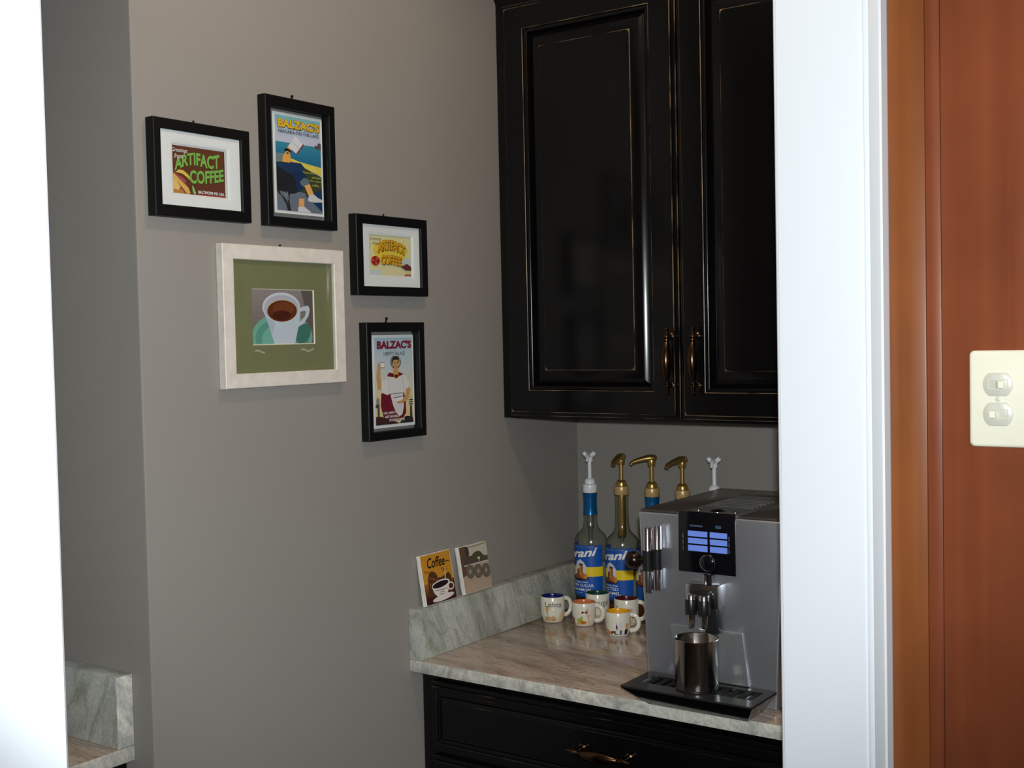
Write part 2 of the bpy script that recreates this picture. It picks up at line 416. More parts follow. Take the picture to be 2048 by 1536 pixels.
# ================================================================== THE SETTING
CEIL = 2.6; WY = -1.257; COUNTER = 0.914; SLAB = 0.890; XR = 0.915
def struct(mb, name, m, parent=None):
    o = mb.build(name, m, parent)
    if parent is None: o['kind'] = 'structure'
    return o
struct(MB().box(-1.5, 3.7, -5.2, 0.12, -0.1, 0.0), 'floor', 'floor_wood')
ceil = struct(MB().box(-1.5, 3.7, -5.2, 0.12, CEIL, CEIL+0.1), 'ceiling', 'ceiling_paint')
for p_ in LAMPS:
    o = MB().lathe([(0.055, 0), (0.085, 0), (0.088, 0.004), (0.088, 0.012)], 28, (p_[0], p_[1], CEIL-0.012)).build('lamp_rim', 'trim_white', ceil)
    MB().lathe([(0.001, 0.0), (0.055, 0.0)], 28, (p_[0], p_[1], CEIL-0.006)).build('lamp_lens', 'lamp_glow', o)
# left wall of the coffee nook with its outside corner, then the wall that turns away to the left
w = MB(); w.prism_z([(0, 0), (0, WY+0.004), (-0.0012, WY+0.0012), (-0.004, WY), (-1.5, WY), (-1.5, 0)], 0, CEIL)
struct(w, 'wall_left', 'wall_paint')
struct(MB().box(0, XR, 0, 0.1, 0, CEIL), 'wall_back', 'wall_paint')
w = MB(); w.prism_z([(XR, 0.1), (XR, -0.93), (3.6, -0.93), (3.6, -0.80), (1.06, -0.80), (1.06, 0.1)], 0, CEIL)
struct(w, 'wall_right', 'wall_paint')
struct(MB().box(-1.5, 0.945, -2.17, -2.05, 0, CEIL), 'wall_near', 'wall_paint')
struct(MB().box(-1.5, 3.7, -5.2, -5.1, 0, CEIL), 'wall_rear', 'wall_paint')
# kitchen's far right wall with the window the daylight comes through
w = MB()
w.box(3.6, 3.7, -5.1, -3.35, 0, CEIL); w.box(3.6, 3.7, -2.05, -0.93, 0, CEIL)
w.box(3.6, 3.7, -3.35, -2.05, 0, 0.98); w.box(3.6, 3.7, -3.35, -2.05, 1.82, CEIL)
struct(w, 'wall_window_side', 'wall_paint')
w = MB()
for a, b, c, d in ((-3.35, -2.05, 0.98, 1.03), (-3.35, -2.05, 1.77, 1.82), (-3.35, -3.30, 1.03, 1.77), (-2.10, -2.05, 1.03, 1.77), (-2.72, -2.68, 1.03, 1.77)):
    w.box(3.58, 3.66, a, b, c, d)
win = struct(w, 'window_1', 'trim_white')
MB().box(3.63, 3.634, -3.3, -2.1, 1.03, 1.77).build('window_pane', 'pane_glass', win)
struct(MB().box(-1.5, -1.4, -2.05, WY, 0, CEIL), 'wall_passage', 'wall_paint')
struct(MB().box(-1.5, -1.4, -5.1, -2.17, 0, CEIL), 'wall_far_left', 'wall_paint')

# white door casing on the right (profiled board, back band on its outer side)
prof = [(0.9155, -0.932), (0.9155, -0.9475), (0.9165, -0.9495), (0.9185, -0.9505), (0.9200, -0.9505), (0.9208, -0.9512), (1.0290, -0.9530),
        (1.0318, -0.9526), (1.0330, -0.9505), (1.0352, -0.9505), (1.0364, -0.9525), (1.0388, -0.9525), (1.0398, -0.9495), (1.0418, -0.9495),
        (1.0426, -0.9520), (1.0438, -0.9528), (1.0560, -0.9610), (1.0590, -0.9622), (1.0612, -0.9600), (1.0616, -0.932)]
struct(MB().prism_z(prof, 0, CEIL-0.003), 'trim_1', 'trim_white')
# white jamb board capping the wall end close to the camera on the left
w = MB(); jx = 0.962
w.prism_z([(0.9455, -2.19), (jx-0.003, -2.19), (jx, -2.187), (jx, -2.053), (jx-0.003, -2.05), (0.9455, -2.05)], 0, CEIL-0.003)
struct(w, 'trim_2', 'trim_white')

# ================================================================== BLACK CABINETS
RUB = 1
def raised_front(x0, x1, z0, z1, yb, stile, panel, name, parent, wear='rubbed_edge'):
    """routed door/drawer front facing -y: stepped rim, flat frame, bead, hollow bevel, raised field"""
    T = 0.021
    prof = [(0.0, 0.0, 0), (0.0, 0.0125, 0), (0.0012, 0.0140, RUB), (0.0075, 0.0145, 0), (0.0080, 0.0195, 0), (0.0094, 0.0210, RUB),
            (stile, 0.0210, 0), (stile+0.0012, 0.0203, RUB), (stile+0.0025, 0.0175, 0)]
    # bead
    for i in range(1, 7):
        a = math.pi*i/6; prof.append((stile+0.0025+0.0035*(1-math.cos(a)), 0.0175+0.0020*math.sin(a)-0.003*i/6, 0))
    # rounded bevel rising to the raised field
    s0 = stile+0.0105; wdt = panel-0.0012-s0; f0, f1 = math.radians(40), math.radians(6)
    rad = wdt/(math.sin(f0)-math.sin(f1)); rise = rad*(math.cos(f1)-math.cos(f0)); d0 = 0.0195-rise
    prof.append((s0, min(d0, 0.0112), 0))
    for i in range(0, 12):
        t = f0+(f1-f0)*i/11; prof.append((s0+rad*(math.sin(f0)-math.sin(t)), d0+rad*(math.cos(t)-math.cos(f0)), 0))
    prof += [(panel, 0.0208, RUB), (panel+0.0015, 0.0210, 0)]
    mb = MB(); V = []
    for off, d, _m in prof:
        V += [(x0+off, yb-d, z0+off), (x1-off, yb-d, z0+off), (x1-off, yb-d, z1-off), (x0+off, yb-d, z1-off)]
    F = []; MI = []
    for i in range(len(prof)-1):
        for j in range(4):
            F.append((4*i+j, 4*i+(j+1) % 4, 4*i+4+(j+1) % 4, 4*i+4+j)); MI.append(prof[i+1][2])
    k = 4*(len(prof)-1); F.append((k, k+1, k+2, k+3)); MI.append(0); F.append((3, 2, 1, 0)); MI.append(0)
    for fc, mi in zip(F, MI): mb.f.append(list(fc)); mb.m.append(mi); mb.smooth.append(True)
    mb.v += [Vector(q) for q in V]
    # worn-through corners of the raised field and of the rim
    for off in (panel, 0.0092):
        for sx, sz in ((0, 0), (1, 0), (0, 1), (1, 1)):
            cx = x0+off if sx == 0 else x1-off; cz = z0+off if sz == 0 else z1-off
            ax = 1 if sx == 0 else -1; az = 1 if sz == 0 else -1
            L = 0.0075 if random.random() < .6 else 0.005
            pts = [(cx, yb-0.02125, cz), (cx+ax*L, yb-0.02125, cz), (cx+ax*L*.28, yb-0.02125, cz+az*L*.28), (cx, yb-0.02125, cz+az*L)]
            mb.add(pts if ax*az > 0 else pts[::-1], [(0, 1, 2, 3)], RUB)
    return mb.build(name, ['cabinet_black', wear], parent, angle=28, recalc=False)

def pull(center, axis, length, yface, parent, name='pull_handle'):
    """turned bow handle: swelling grip between ringed posts with pointed finials"""
    c = Vector(center); L = length/2
    pr = [(-1.0, .0009), (-.975, .0035), (-.93, .0046), (-.88, .0036), (-.84, .0046), (-.76, .0062), (-.70, .0064), (-.67, .0046), (-.645, .0064), (-.60, .0064), (-.575, .0040),
          (-.50, .0058), (-.38, .0082), (-.22, .0103), (0, .0112)]
    pr = pr+[(-t, r) for t, r in pr[:-1][::-1]]
    mb = MB(); n = 18; V = []; F = []
    for t, r in pr:
        bow = 0.004*(1-min(1, abs(t)/.62)**2) if abs(t) < .62 else 0.0
        for j in range(n):
            a = 2*math.pi*j/n; d = Vector((0, -bow, 0))
            if axis == 'z': q = c+d+Vector((r*math.cos(a), r*math.sin(a), t*L))
            else: q = c+d+Vector((t*L, r*math.sin(a), r*math.cos(a)))
            V.append(q)
    F = [(i*n+j, i*n+(j+1) % n, (i+1)*n+(j+1) % n, (i+1)*n+j) for i in range(len(pr)-1) for j in range(n)]
    F += [list(range(n))[::-1], [(len(pr)-1)*n+j for j in range(n)]]
    mb.add(V, F, 0, True)
    for s_ in (-1, 1):
        q = c+Vector((0, 0, s_*L*.72)) if axis == 'z' else c+Vector((s_*L*.72, 0, 0))
        mb.lathe([(0.0045, yface), (0.0045, q.y)], 12, (q.x, 0, q.z), axis='y')
        mb.lathe([(0.008, yface), (0.008, yface-0.002), (0.005, yface-0.004)], 14, (q.x, 0, q.z), axis='y')
    return mb.build(name, 'bronze', parent, angle=35)

UZ0, UZ1, UY = 1.373, 2.292, -0.300
cab = thing('wall_cabinet', (0.457, -0.15, UZ0), 'black wall cabinet with two raised-panel doors and rubbed golden edges', 'cabinet')
w = MB(); w.box(0.0015, 0.0185, -0.281, -0.001, UZ0, UZ1); w.box(0.8965, 0.9135, -0.281, -0.001, UZ0, UZ1)
w.box(0.0185, 0.8965, -0.281, -0.001, UZ0+0.008, UZ0+0.026); w.box(0.0185, 0.8965, -0.281, -0.001, UZ1-0.02, UZ1); w.box(0.0185, 0.8965, -0.012, -0.001, UZ0+0.026, UZ1-0.02)
w.build('carcass', 'cabinet_black', cab)
w = MB(); w.box(0.0015, 0.042, UY, -0.2815, UZ0, UZ1, 0.0008); w.box(0.873, 0.9135, UY, -0.2815, UZ0, UZ1, 0.0008)
w.box(0.042, 0.873, UY, -0.2815, UZ0, UZ0+0.04); w.box(0.042, 0.873, UY, -0.2815, UZ1-0.05, UZ1)
w.build('face_frame', 'cabinet_black', cab)
d1 = raised_front(0.0287, 0.4425, 1.3795, 2.258, UY-0.0005, 0.0550, 0.0990, 'door', cab)
d2 = raised_front(0.4465, 0.8595, 1.3795, 2.258, UY-0.0005, 0.0530, 0.0960, 'door', cab)
pull((0.4265, -0.339, 1.4955), 'z', 0.135, -0.3216, d1); pull((0.4835, -0.339, 1.4955), 'z', 0.135, -0.3216, d2)
w = MB(); V = []
cp = [(-0.300, 2.270), (-0.302, 2.276), (-0.306, 2.280), (-0.306, 2.290), (-0.318, 2.298), (-0.332, 2.315), (-0.345, 2.340), (-0.352, 2.352), (-0.352, 2.368), (-0.300, 2.368)]
for x in (0.0015, 0.9135):
    for y, z in cp: V.append((x, y-0.0005, z))
k = len(cp); w.add(V, [(i, (i+1) % k, k+(i+1) % k, k+i) for i in range(k)]+[list(range(k)), list(range(k, 2*k))[::-1]])
w.build('crown_moulding', 'cabinet_black', cab)

base = thing('base_cabinet', (0.457, -0.30, 0), 'black base cabinet with a wide drawer under the marble counter', 'cabinet')
w = MB(); w.box(0.002, 0.9135, -0.582, -0.001, 0.10, SLAB-0.001); w.box(0.03, 0.89, -0.52, -0.05, 0.0, 0.10)
w.build('carcass', 'cabinet_black', base)
BY = -0.600
w = MB(); w.box(0.002, 0.038, BY, -0.5825, 0.10, SLAB-0.001, 0.0008); w.box(0.875, 0.9135, BY, -0.5825, 0.10, SLAB-0.001, 0.0008)
w.box(0.038, 0.875, BY, -0.5825, 0.872, SLAB-0.001); w.box(0.038, 0.875, BY, -0.5825, 0.70, 0.74); w.box(0.038, 0.875, BY, -0.5825, 0.10, 0.14)
w.build('face_frame', 'cabinet_black', base)
dr = raised_front(0.034, 0.8785, 0.731, 0.871, BY-0.0005, 0.018, 0.036, 'drawer', base, 'rubbed_faint')
pull((0.441, -0.648, 0.803), 'x', 0.135, -0.6216, dr)
for a, b, hx in ((0.034, 0.4545, 0.43), (0.458, 0.8785, 0.4825)):
    d_ = raised_front(a, b, 0.125, 0.722, BY-0.0005, 0.0550, 0.0990, 'door', base, 'rubbed_faint')
    pull((hx, -0.648, 0.62), 'z', 0.135, -0.6216, d_)

# ================================================================== MARBLE COUNTERS
ct = thing('countertop', (0.457, -0.32, SLAB), 'polished beige marble countertop with grey streaks in the coffee nook', 'countertop')
w = MB(); w.box(0.0005, 0.9145, -0.6377, -0.0005, SLAB, COUNTER, 0.0012)
o = w.build('slab', ['marble_top', 'marble_edge'], ct)
for p_ in o.data.polygons:
    if p_.normal.y < -0.6: p_.material_index = 1
TH = 0.0312
w = MB().box(0.0005, TH, -0.6377, -TH-0.0008, COUNTER+0.0002, 1.0156, 0.0010)
tag(w.build('marble_backsplash', 'marble_splash'), 'grey-white marble backsplash strip along the picture wall, carrying two tiles', 'backsplash', 'marble backsplashes')
w = MB().box(0.0005, 0.9145, -TH, -0.0005, COUNTER+0.0002, 1.0156, 0.0010)
tag(w.build('marble_backsplash', 'marble_back'), 'marble backsplash strip along the rear wall behind the syrup bottles', 'backsplash', 'marble backsplashes')
# the other counter, round the outside corner on the far left
w = MB().box(-1.399, -0.0465, -1.89, WY-0.0005, SLAB, COUNTER, 0.0012)
o = w.build('countertop', ['marble_top', 'marble_edge'])
for p_ in o.data.polygons:
    if p_.normal.x > 0.6 or p_.normal.y < -0.6: p_.material_index = 1
tag(o, 'marble countertop end at the lower left edge, round the wall corner', 'countertop')
w = MB().box(-1.399, -0.0465, WY-TH, WY-0.0005, COUNTER+0.0002, 1.0290, 0.0015)
o = w.build('marble_backsplash', ['marble_back', 'marble_edge'])
for p_ in o.data.polygons:
    if p_.normal.x > 0.6: p_.material_index = 1
tag(o, 'short marble backsplash end at lower left, round the wall corner', 'backsplash', 'marble backsplashes')
lb = thing('base_cabinet', (-0.72, -1.55, 0), 'black base cabinet under the counter end at lower left', 'cabinet')
w = MB(); w.box(-1.398, -0.068, -1.83, WY-0.001, 0.10, SLAB-0.001); w.box(-1.38, -0.1, -1.77, -1.30, 0, 0.10)
w.build('carcass', 'cabinet_black', lb)
for a, b in ((-1.39, -0.735), (-0.73, -0.075)):
    d_ = raised_front(a, b, 0.125, 0.865, -1.8305, 0.055, 0.099, 'door', lb)
    pull((b-0.03 if a < -1 else a+0.03, -1.878, 0.75), 'z', 0.135, -1.8516, d_)

# ================================================================== PICTURES ON THE LEFT WALL
def frame_ring(mb, y0, y1, z0, z1, oy0, oy1, oz0, oz1, xb, xf, bev=0.0012, lip=0.0):
    """mitred frame seen from +x: outer rectangle, inner opening, small front arris"""
    def R_(a, b, c, d, x): return [(x, a, c), (x, b, c), (x, b, d), (x, a, d)]
    rings = [R_(y0, y1, z0, z1, xb), R_(y0, y1, z0, z1, xf-bev), R_(y0+bev, y1-bev, z0+bev, z1-bev, xf),
             R_(oy0-bev, oy1+bev, oz0-bev, oz1+bev, xf), R_(oy0, oy1, oz0, oz1, xf-bev), R_(oy0, oy1, oz0, oz1, xb)]
    V = [q for r_ in rings for q in r_]; F = []
    n = len(rings)
    for i in range(n):
        for j in range(4):
            F.append((4*i+j, 4*i+(j+1) % 4, 4*((i+1) % n)+(j+1) % 4, 4*((i+1) % n)+j))
    mb.add(V, F)
    return mb
def wall_map(y0, y1, z0, z1, x):
    return lambda u, v, o: Vector((x+o, y0+u*(y1-y0), z0+v*(z1-z0)))
def nail(parent, y, z, s=1.0):
    mb = MB(); mb.tube([(0.0005, y, z-0.007*s), (0.004, y, z-0.004*s), (0.0065, y, z+0.001*s)], 0.0014*s, 8)
    mb.lathe([(0.0005, 0.0052), (0.0026*s, 0.0055), (0.0026*s, 0.0070), (0.0005, 0.0074)], 10, (0, y, z+0.0015*s), axis='x')
    return mb.build('hanging_nail', 'nail_metal', parent)
def mat_board(parent, y0, y1, z0, z1, a0, a1, b0, b1, x, material, bevel=0.004, bx=0.003):
    """window mount with a sloping cut edge"""
    R_ = lambda a, b, c, d, xx: [(xx, a, c), (xx, b, c), (xx, b, d), (xx, a, d)]
    V = R_(y0, y1, z0, z1, x)+R_(a0, a1, b0, b1, x)+R_(a0+bevel, a1-bevel, b0+bevel, b1-bevel, x-bx)
    F = []; 
    for i in range(2):
        for j in range(4): F.append((4*i+j, 4*i+(j+1) % 4, 4*i+4+(j+1) % 4, 4*i+4+j))
    mb = MB(); mb.v = [Vector(q) for q in V]
    for k, fc in enumerate(F): mb.f.append(list(fc)); mb.m.append(0 if k < 4 else 1); mb.smooth.append(False)
    return mb.build('mount', material, parent, recalc=False)

FX = 0.020
def picture(label, outer, opening, frame_mat='frame_black', fx=FX, nail_at=None, group='framed coffee pictures on the left wall'):
    y0, y1, z0, z1 = outer
    t = thing('framed_picture', (0.0, (y0+y1)/2, z0), label, 'picture', group)
    fo = frame_ring(MB(), y0, y1, z0, z1, *opening, 0.001, fx).build('frame', frame_mat, t)
    if nail_at: nail(t, *nail_at)
    return t
def pane(t, opening, x):
    MB().box(x, x+0.0012, opening[0]+0.0003, opening[1]-0.0003, opening[2]+0.0003, opening[3]-0.0003).build('glass_pane', 'pane_glass', t)
def backing(t, opening, x, m='mat_white'):
    MB().box(0.0012, x, opening[0]+0.0002, opening[1]-0.0002, opening[2]+0.0002, opening[3]-0.0002).build('backing', m, t)

W_ = rgb(240, 240, 236); K_ = rgb(26, 22, 20)
# --- brown postcard with green wavy lettering
op = (-1.220, -1.056, 1.7685, 1.8865)
t = picture('black frame, white mount, brown postcard with wavy green lettering', (-1.234, -1.037, 1.7505, 1.903), op, nail_at=(-1.1438, 1.9065, 0.7))
backing(t, op, 0.008)
mat_board(t, *op, -1.1975, -1.0755, 1.7835, 1.8725, 0.0145, ['mat_white', 'mat_white'], 0.0055, 0.0035)
a = Art(); a.rect(0, 0, 1, 1, rgb(104, 56, 36))
a.poly([(0, .50), (.06, .46), (.14, .38), (.22, .30), (.30, .12), (.32, 0), (0, 0)], rgb(150, 72, 66))
a.poly([(.08, .44), (.14, .50), (.22, .49), (.30, .42), (.37, .31), (.36, .27), (.28, .36), (.2, .42)], rgb(228, 200, 92))
a.poly([(0, .42), (.06, .40), (.12, .33), (.2, .24), (.3, .14), (.34, .02), (.28, 0), (.2, .12), (.1, .24), (0, .28)], rgb(226, 180, 92))
a.poly([(0, .28), (.08, .26), (.16, .14), (.12, .06), (0, .10)], rgb(232, 196, 110))
a.poly([(.0, .1), (.1, .06), (.18, .10), (.24, 0), (0, 0)], rgb(196, 130, 62))
a.ell(.19, .30, .09, .035, rgb(172, 84, 92), rot=-38)
a.poly([(.37, .2), (.40, .16), (.44, .03), (.41, .0), (.38, .06)], rgb(140, 200, 120))
wv = lambda tx, ty: (.06+.84*tx, .50+.17*tx+.055*math.sin(tx*6.0-.6)+(.25+.05*tx)*ty)
a.text('ARTIFACT', 0, 0, 1, 1, rgb(132, 182, 84), .035, 0, wv, rgb(58, 72, 28), .022, (.008, -.012))
wv2 = lambda tx, ty: (.33+.64*tx, .23+.12*tx-.03*math.sin(tx*3.1)+(.29-.02*tx)*ty)
a.text('COFFEE', 0, 0, 1, 1, rgb(132, 182, 84), .035, 0, wv2, rgb(58, 72, 28), .022, (.008, -.012))
a.text('Greetings', .02, .84, .30, .95, W_, 0, .35); a.text('from', .06, .73, .21, .83, W_, 0, .35)
a.text('BALTIMORE MD USA', .48, .035, .97, .10, W_, .02); a.rect(.47, .0, 1, .022, rgb(176, 60, 44))
a.build('print', wall_map(-1.1935, -1.0835, 1.7895, 1.8650, 0.0083), t)
pane(t, op, 0.0165)
# --- tall lake poster in a floating glass frame
op = (-0.9863, -0.8455, 1.766, 1.9545)
t = picture('tall black frame with a lakeside reader poster, topmost on the wall', (-0.9995, -0.830, 1.750, 1.973), op, nail_at=(-0.9228, 1.9785, 1.1))
a = Art(); a.rect(0, 0, 1, 1, W_)
b = Art(); bands(b, .72, 1.0, [rgb(206, 204, 226), rgb(190, 206, 220), rgb(128, 190, 196)], 12)
bands(b, .47, .72, [rgb(40, 108, 148), rgb(44, 124, 158), rgb(60, 140, 164)], 7)
b.poly([(0, .60), (.2, .6), (.3, .52), (.2, .46), (0, .46)], rgb(120, 140, 140))
b.poly([(.28, .565), (.5, .535), (1, .50), (1, .41), (.62, .47), (.3, .53)], rgb(228, 210, 92))
b.poly([(.3, .53), (.62, .475), (1, .40), (1, .16), (.5, .0), (.0, .0), (0, .5)], rgb(62, 72, 46))
b.poly([(.55, .16), (1, .26), (1, 0), (.6, 0)], rgb(24, 62, 96))
b.poly([(0, 0), (0, .26), (.26, .24), (.62, .18), (1, .02), (1, 0)], rgb(110, 120, 134))
b.poly([(.86, .735), (.93, .735), (.93, .765), (1, .765), (1, .69), (.86, .70)], rgb(92, 82, 84))
b.poly([(.0, .50), (.10, .505), (.2, .5), (.36, .52), (.54, .52), (.63, .47), (.56, .42), (.44, .30), (.3, .19), (.0, .20)], rgb(34, 60, 94))
b.poly([(0, .2), (0, .46), (.2, .42), (.44, .36), (.5, .26), (.46, .2), (.3, .18)], rgb(38, 40, 46))
b.poly([(.34, .42), (.56, .44), (.66, .38), (.64, .30), (.52, .22), (.44, .20), (.42, .30)], rgb(28, 54, 88))
b.poly([(.50, .32), (.60, .37), (.70, .36), (.72, .31), (.64, .27), (.54, .28)], rgb(104, 118, 130))
b.poly([(.60, .285), (.72, .31), (.82, .19), (.70, .17)], rgb(240, 176, 104))
b.poly([(.68, .16), (.72, .195), (.82, .20), (.90, .17), (1, .15), (1, .125), (.8, .115), (.67, .125)], rgb(214, 214, 216))
b.poly([(.42, .2), (.5, .215), (.62, .2), (.64, .15), (.5, .125), (.44, .14)], rgb(110, 122, 134))
b.poly([(.47, .14), (.59, .145), (.58, .04), (.46, .04)], rgb(238, 172, 100))
b.poly([(.45, .05), (.58, .06), (.70, .02), (.74, 0), (.44, 0)], rgb(220, 214, 218))
b.line([(.02, .2), (.12, .15), (.2, .08), (.24, 0)], .035, rgb(46, 44, 50)); b.line([(.26, .22), (.24, .1), (.27, 0)], .04, rgb(46, 44, 50))
for i in range(5): b.line([(.06+.04*i, .2), (.10+.035*i, .15-.01*i)], .012, rgb(140, 146, 154))
b.poly([(.12, .51), (.14, .57), (.20, .62), (.30, .62), (.31, .54), (.30, .51)], rgb(238, 172, 84))
b.poly([(.20, .615), (.24, .67), (.28, .70), (.34, .68), (.32, .62)], rgb(236, 180, 110))
b.line([(.18, .635), (.25, .645), (.32, .625)], .03, rgb(30, 22, 22)); b.line([(.22, .60), (.25, .612), (.27, .60)], .014, rgb(30, 22, 22))
b.poly([(.26, .68), (.42, .80), (.60, .72), (.44, .61)], rgb(226, 226, 230)); b.line([(.44, .61), (.60, .725)], .018, rgb(140, 40, 48))
b.line([(.34, .74), (.52, .665)], .008, rgb(180, 184, 190))
b.text("BALZAC'S", .05, .875, .96, .965, rgb(236, 190, 48), .045, 0, None, rgb(120, 84, 40), .03, (.006, -.006))
b.text('NIAGARA-ON-THE-LAKE', .06, .815, .95, .853, rgb(30, 40, 66), .01)
for i, (tx, x0, x1) in enumerate((('"Damn this, Pierre', .56, .98), ('and damn', .76, .98), ('this is good', .72, .98), ('coffee..."', .76, .98))):
    b.text(tx, x0, .415-.042*i, x1, .44-.042*i, rgb(206, 196, 96), .005)
bo = MB().box(0.0062, 0.0070, -0.972, -0.8515, 1.774, 1.949).build('poster_paper', 'mat_white', t)
b.build('print', wall_map(-0.967, -0.8565, 1.779, 1.944, 0.0070), bo)
pane(t, op, 0.0040); pane(t, op, 0.0125)
# --- yellow postcard
op = (-0.762, -0.594, 1.651, 1.768)
t = picture('black frame, white mount, pale yellow postcard with orange cartoon lettering', (-0.781, -0.574, 1.634, 1.7855), op, nail_at=(-0.6885, 1.7885, 0.7))
backing(t, op, 0.008)
mat_board(t, *op, -0.741, -0.608, 1.667, 1.7555, 0.0145, ['mat_white', 'mat_white'], 0.0065, 0.0045)
a = Art(); a.rect(0, 0, 1, 1, rgb(232, 222, 168))
for i in range(26):
    x, y = random.random(), random.random()
    st = []
    for k in range(10):
        an = math.pi*k/5+.3; r_ = .03 if k % 2 == 0 else .013; st.append((x+r_*math.cos(an)*.8, y+r_*math.sin(an)))
    a.poly(st, rgb(226, 206, 118))
a.rect(.02, .02, .28, .14, rgb(206, 216, 214)); a.ell(.9, .38, .16, .09, rgb(204, 212, 210))
a.ell(.5, .56, .36, .27, rgb(238, 206, 70), rot=0)
for k in range(16):
    an = math.radians(10+k*10.5); a.ell(.5+.35*math.cos(an), .58+.25*math.sin(an), .07, .06, rgb(238, 206, 70), 12)
arc = lambda tx, ty: (.20+.64*tx+.0*ty, .50+.16*math.sin(math.pi*(.12+.76*tx))-.05*tx+(.24)*ty)
a.text('ARTIFACT', 0, 0, 1, 1, rgb(236, 170, 40), .03, 0, arc, rgb(96, 50, 20), .028, (.012, -.014))
arc2 = lambda tx, ty: (.27+.47*tx, .27+.03*math.sin(math.pi*tx)-.02*tx+(.22)*ty)
a.text('COFFEE', 0, 0, 1, 1, rgb(236, 170, 40), .03, 0, arc2, rgb(96, 50, 20), .028, (.012, -.014))
a.ell(.14, .36, .10, .115, rgb(176, 44, 40))
for k in range(6): a.ell(.14+.055*math.cos(k), .36+.065*math.sin(k), .035, .04, rgb(204, 78, 68) if k % 2 else rgb(150, 30, 32), 10)
for dx, dy in ((.8, .24), (.87, .28), (.92, .24), (.86, .2), (.93, .2)): a.ell(dx, dy, .05, .045, rgb(104, 46, 46), 12)
for dx in (.84, .89, .94): a.poly([(dx-.04, .02), (dx+.03, .03), (dx, .09)], rgb(186, 84, 46))
a.text('Greetings', .02, .84, .28, .92, rgb(60, 50, 46), 0, .35); a.text('from', .08, .74, .22, .82, rgb(60, 50, 46), 0, .35)
a.build('print', wall_map(-0.737, -0.6125, 1.6715, 1.751, 0.0083), t)
pane(t, op, 0.0165)
# --- woman poster
op = (-0.746, -0.607, 1.374, 1.565)
t = picture('black frame with poster of a figure raising a cup, lowest on wall', (-0.760, -0.590, 1.358, 1.5828), op, nail_at=(-0.6874, 1.5885, 1.2))
b = Art(); bands(b, 0, 1, [rgb(236, 214, 150), rgb(232, 216, 168), rgb(206, 214, 212), rgb(180, 202, 218)], 16)
MAR, SK, BL = rgb(118, 26, 44), rgb(214, 158, 96), rgb(232, 226, 224)
b.poly([(.0, .0), (.0, .10), (.05, .10), (.05, .2), (.0, .2), (.0, .24), (.1, .24), (.1, .10), (.2, .08), (.3, .05), (.36, 0)], rgb(86, 74, 68))
b.poly([(.02, .24), (.02, .29), (.06, .33), (.1, .29), (.1, .24)], rgb(150, 140, 128))
b.poly([(.62, 0), (.7, .06), (.8, .08), (.97, .07), (1, 0)], rgb(44, 38, 36))
b.poly([(.90, .06), (.91, .2), (.96, .2), (.97, .06)], rgb(84, 66, 56))
for k in range(3): b.rect(.88, .21+.025*k, .99, .222+.025*k, rgb(40, 34, 34))
b.line([(.94, .2), (.94, .31)], .012, rgb(40, 34, 34))
b.poly([(.15, .36), (.13, .22), (.2, .08), (.4, .03), (.7, .05), (.80, .12), (.79, .30), (.70, .40), (.4, .42)], MAR)
b.poly([(0, 0), (.0, .085), (.12, .10), (.5, .03), (.62, .0)], rgb(70, 40, 40))
b.poly([(.38, .36), (.72, .37), (.74, .2), (.69, .1), (.62, .085), (.53, .13), (.45, .22)], BL)
for k in range(4): b.line([(.5+.055*k, .33), (.55+.04*k, .12)], .007, rgb(170, 164, 166))
b.poly([(.28, .53), (.34, .56), (.78, .565), (.90, .46), (.90, .41), (.80, .40), (.76, .35), (.36, .35), (.30, .34), (.18, .37), (.14, .42), (.17, .50), (.24, .51)], BL)
b.line([(.35, .54), (.36, .37)], .01, rgb(172, 160, 160)); b.line([(.72, .54), (.74, .38)], .01, rgb(172, 160, 160)); b.line([(.36, .35), (.76, .355)], .008, rgb(120, 110, 110))
for k in range(5): b.line([(.42+.06*k, .51), (.44+.055*k, .38)], .005, rgb(200, 192, 192))
b.poly([(.06, .41), (.03, .56), (.06, .67), (.13, .68), (.14, .62), (.13, .56), (.15, .48), (.15, .41)], SK)
b.poly([(.07, .66), (.06, .70), (.12, .715), (.16, .69), (.15, .655)], SK)
b.poly([(.13, .72), (.14, .66), (.235, .66), (.25, .72)], rgb(238, 236, 232)); b.line([(.13, .72), (.14, .66), (.235, .66), (.25, .72), (.13, .72)], .008, rgb(120, 112, 110))
b.poly([(.9, .42), (.92, .38), (.86, .28), (.70, .235), (.56, .235), (.54, .255), (.7, .28), (.78, .32), (.81, .40)], SK)
b.poly([(.45, .30), (.72, .315), (.68, .265), (.52, .26)], rgb(240, 238, 234)); b.line([(.45, .302), (.72, .317)], .01, rgb(120, 110, 110))
b.poly([(.30, .56), (.36, .60), (.50, .585), (.62, .60), (.74, .575), (.6, .545), (.44, .545)], MAR)
b.ring(.545, .555, .065, .03, .016, rgb(214, 150, 50)); b.ell(.545, .555, .045, .02, rgb(60, 16, 22))
b.poly([(.46, .58), (.48, .64), (.60, .64), (.61, .585), (.54, .57)], SK)
b.ell(.535, .728, .098, .062, rgb(66, 46, 36)); b.ell(.54, .70, .078, .068, SK)
for k in range(8):
    for s_ in (-1, 1):
        an = math.radians(62-k*17); b.ell(.535+s_*(.125*math.cos(an)), .718+.072*math.sin(an), .020, .008, rgb(52, 40, 34), 8, rot=s_*(90-k*17))
b.poly([(.47, .745), (.61, .745), (.6, .775), (.48, .775)], rgb(56, 40, 32))
for ex in (.51, .575): b.ell(ex, .708, .014, .006, rgb(50, 34, 28), 8)
b.line([(.545, .70), (.552, .68), (.542, .676)], .007, rgb(170, 112, 70)); b.ell(.547, .662, .018, .006, rgb(150, 50, 44), 8)
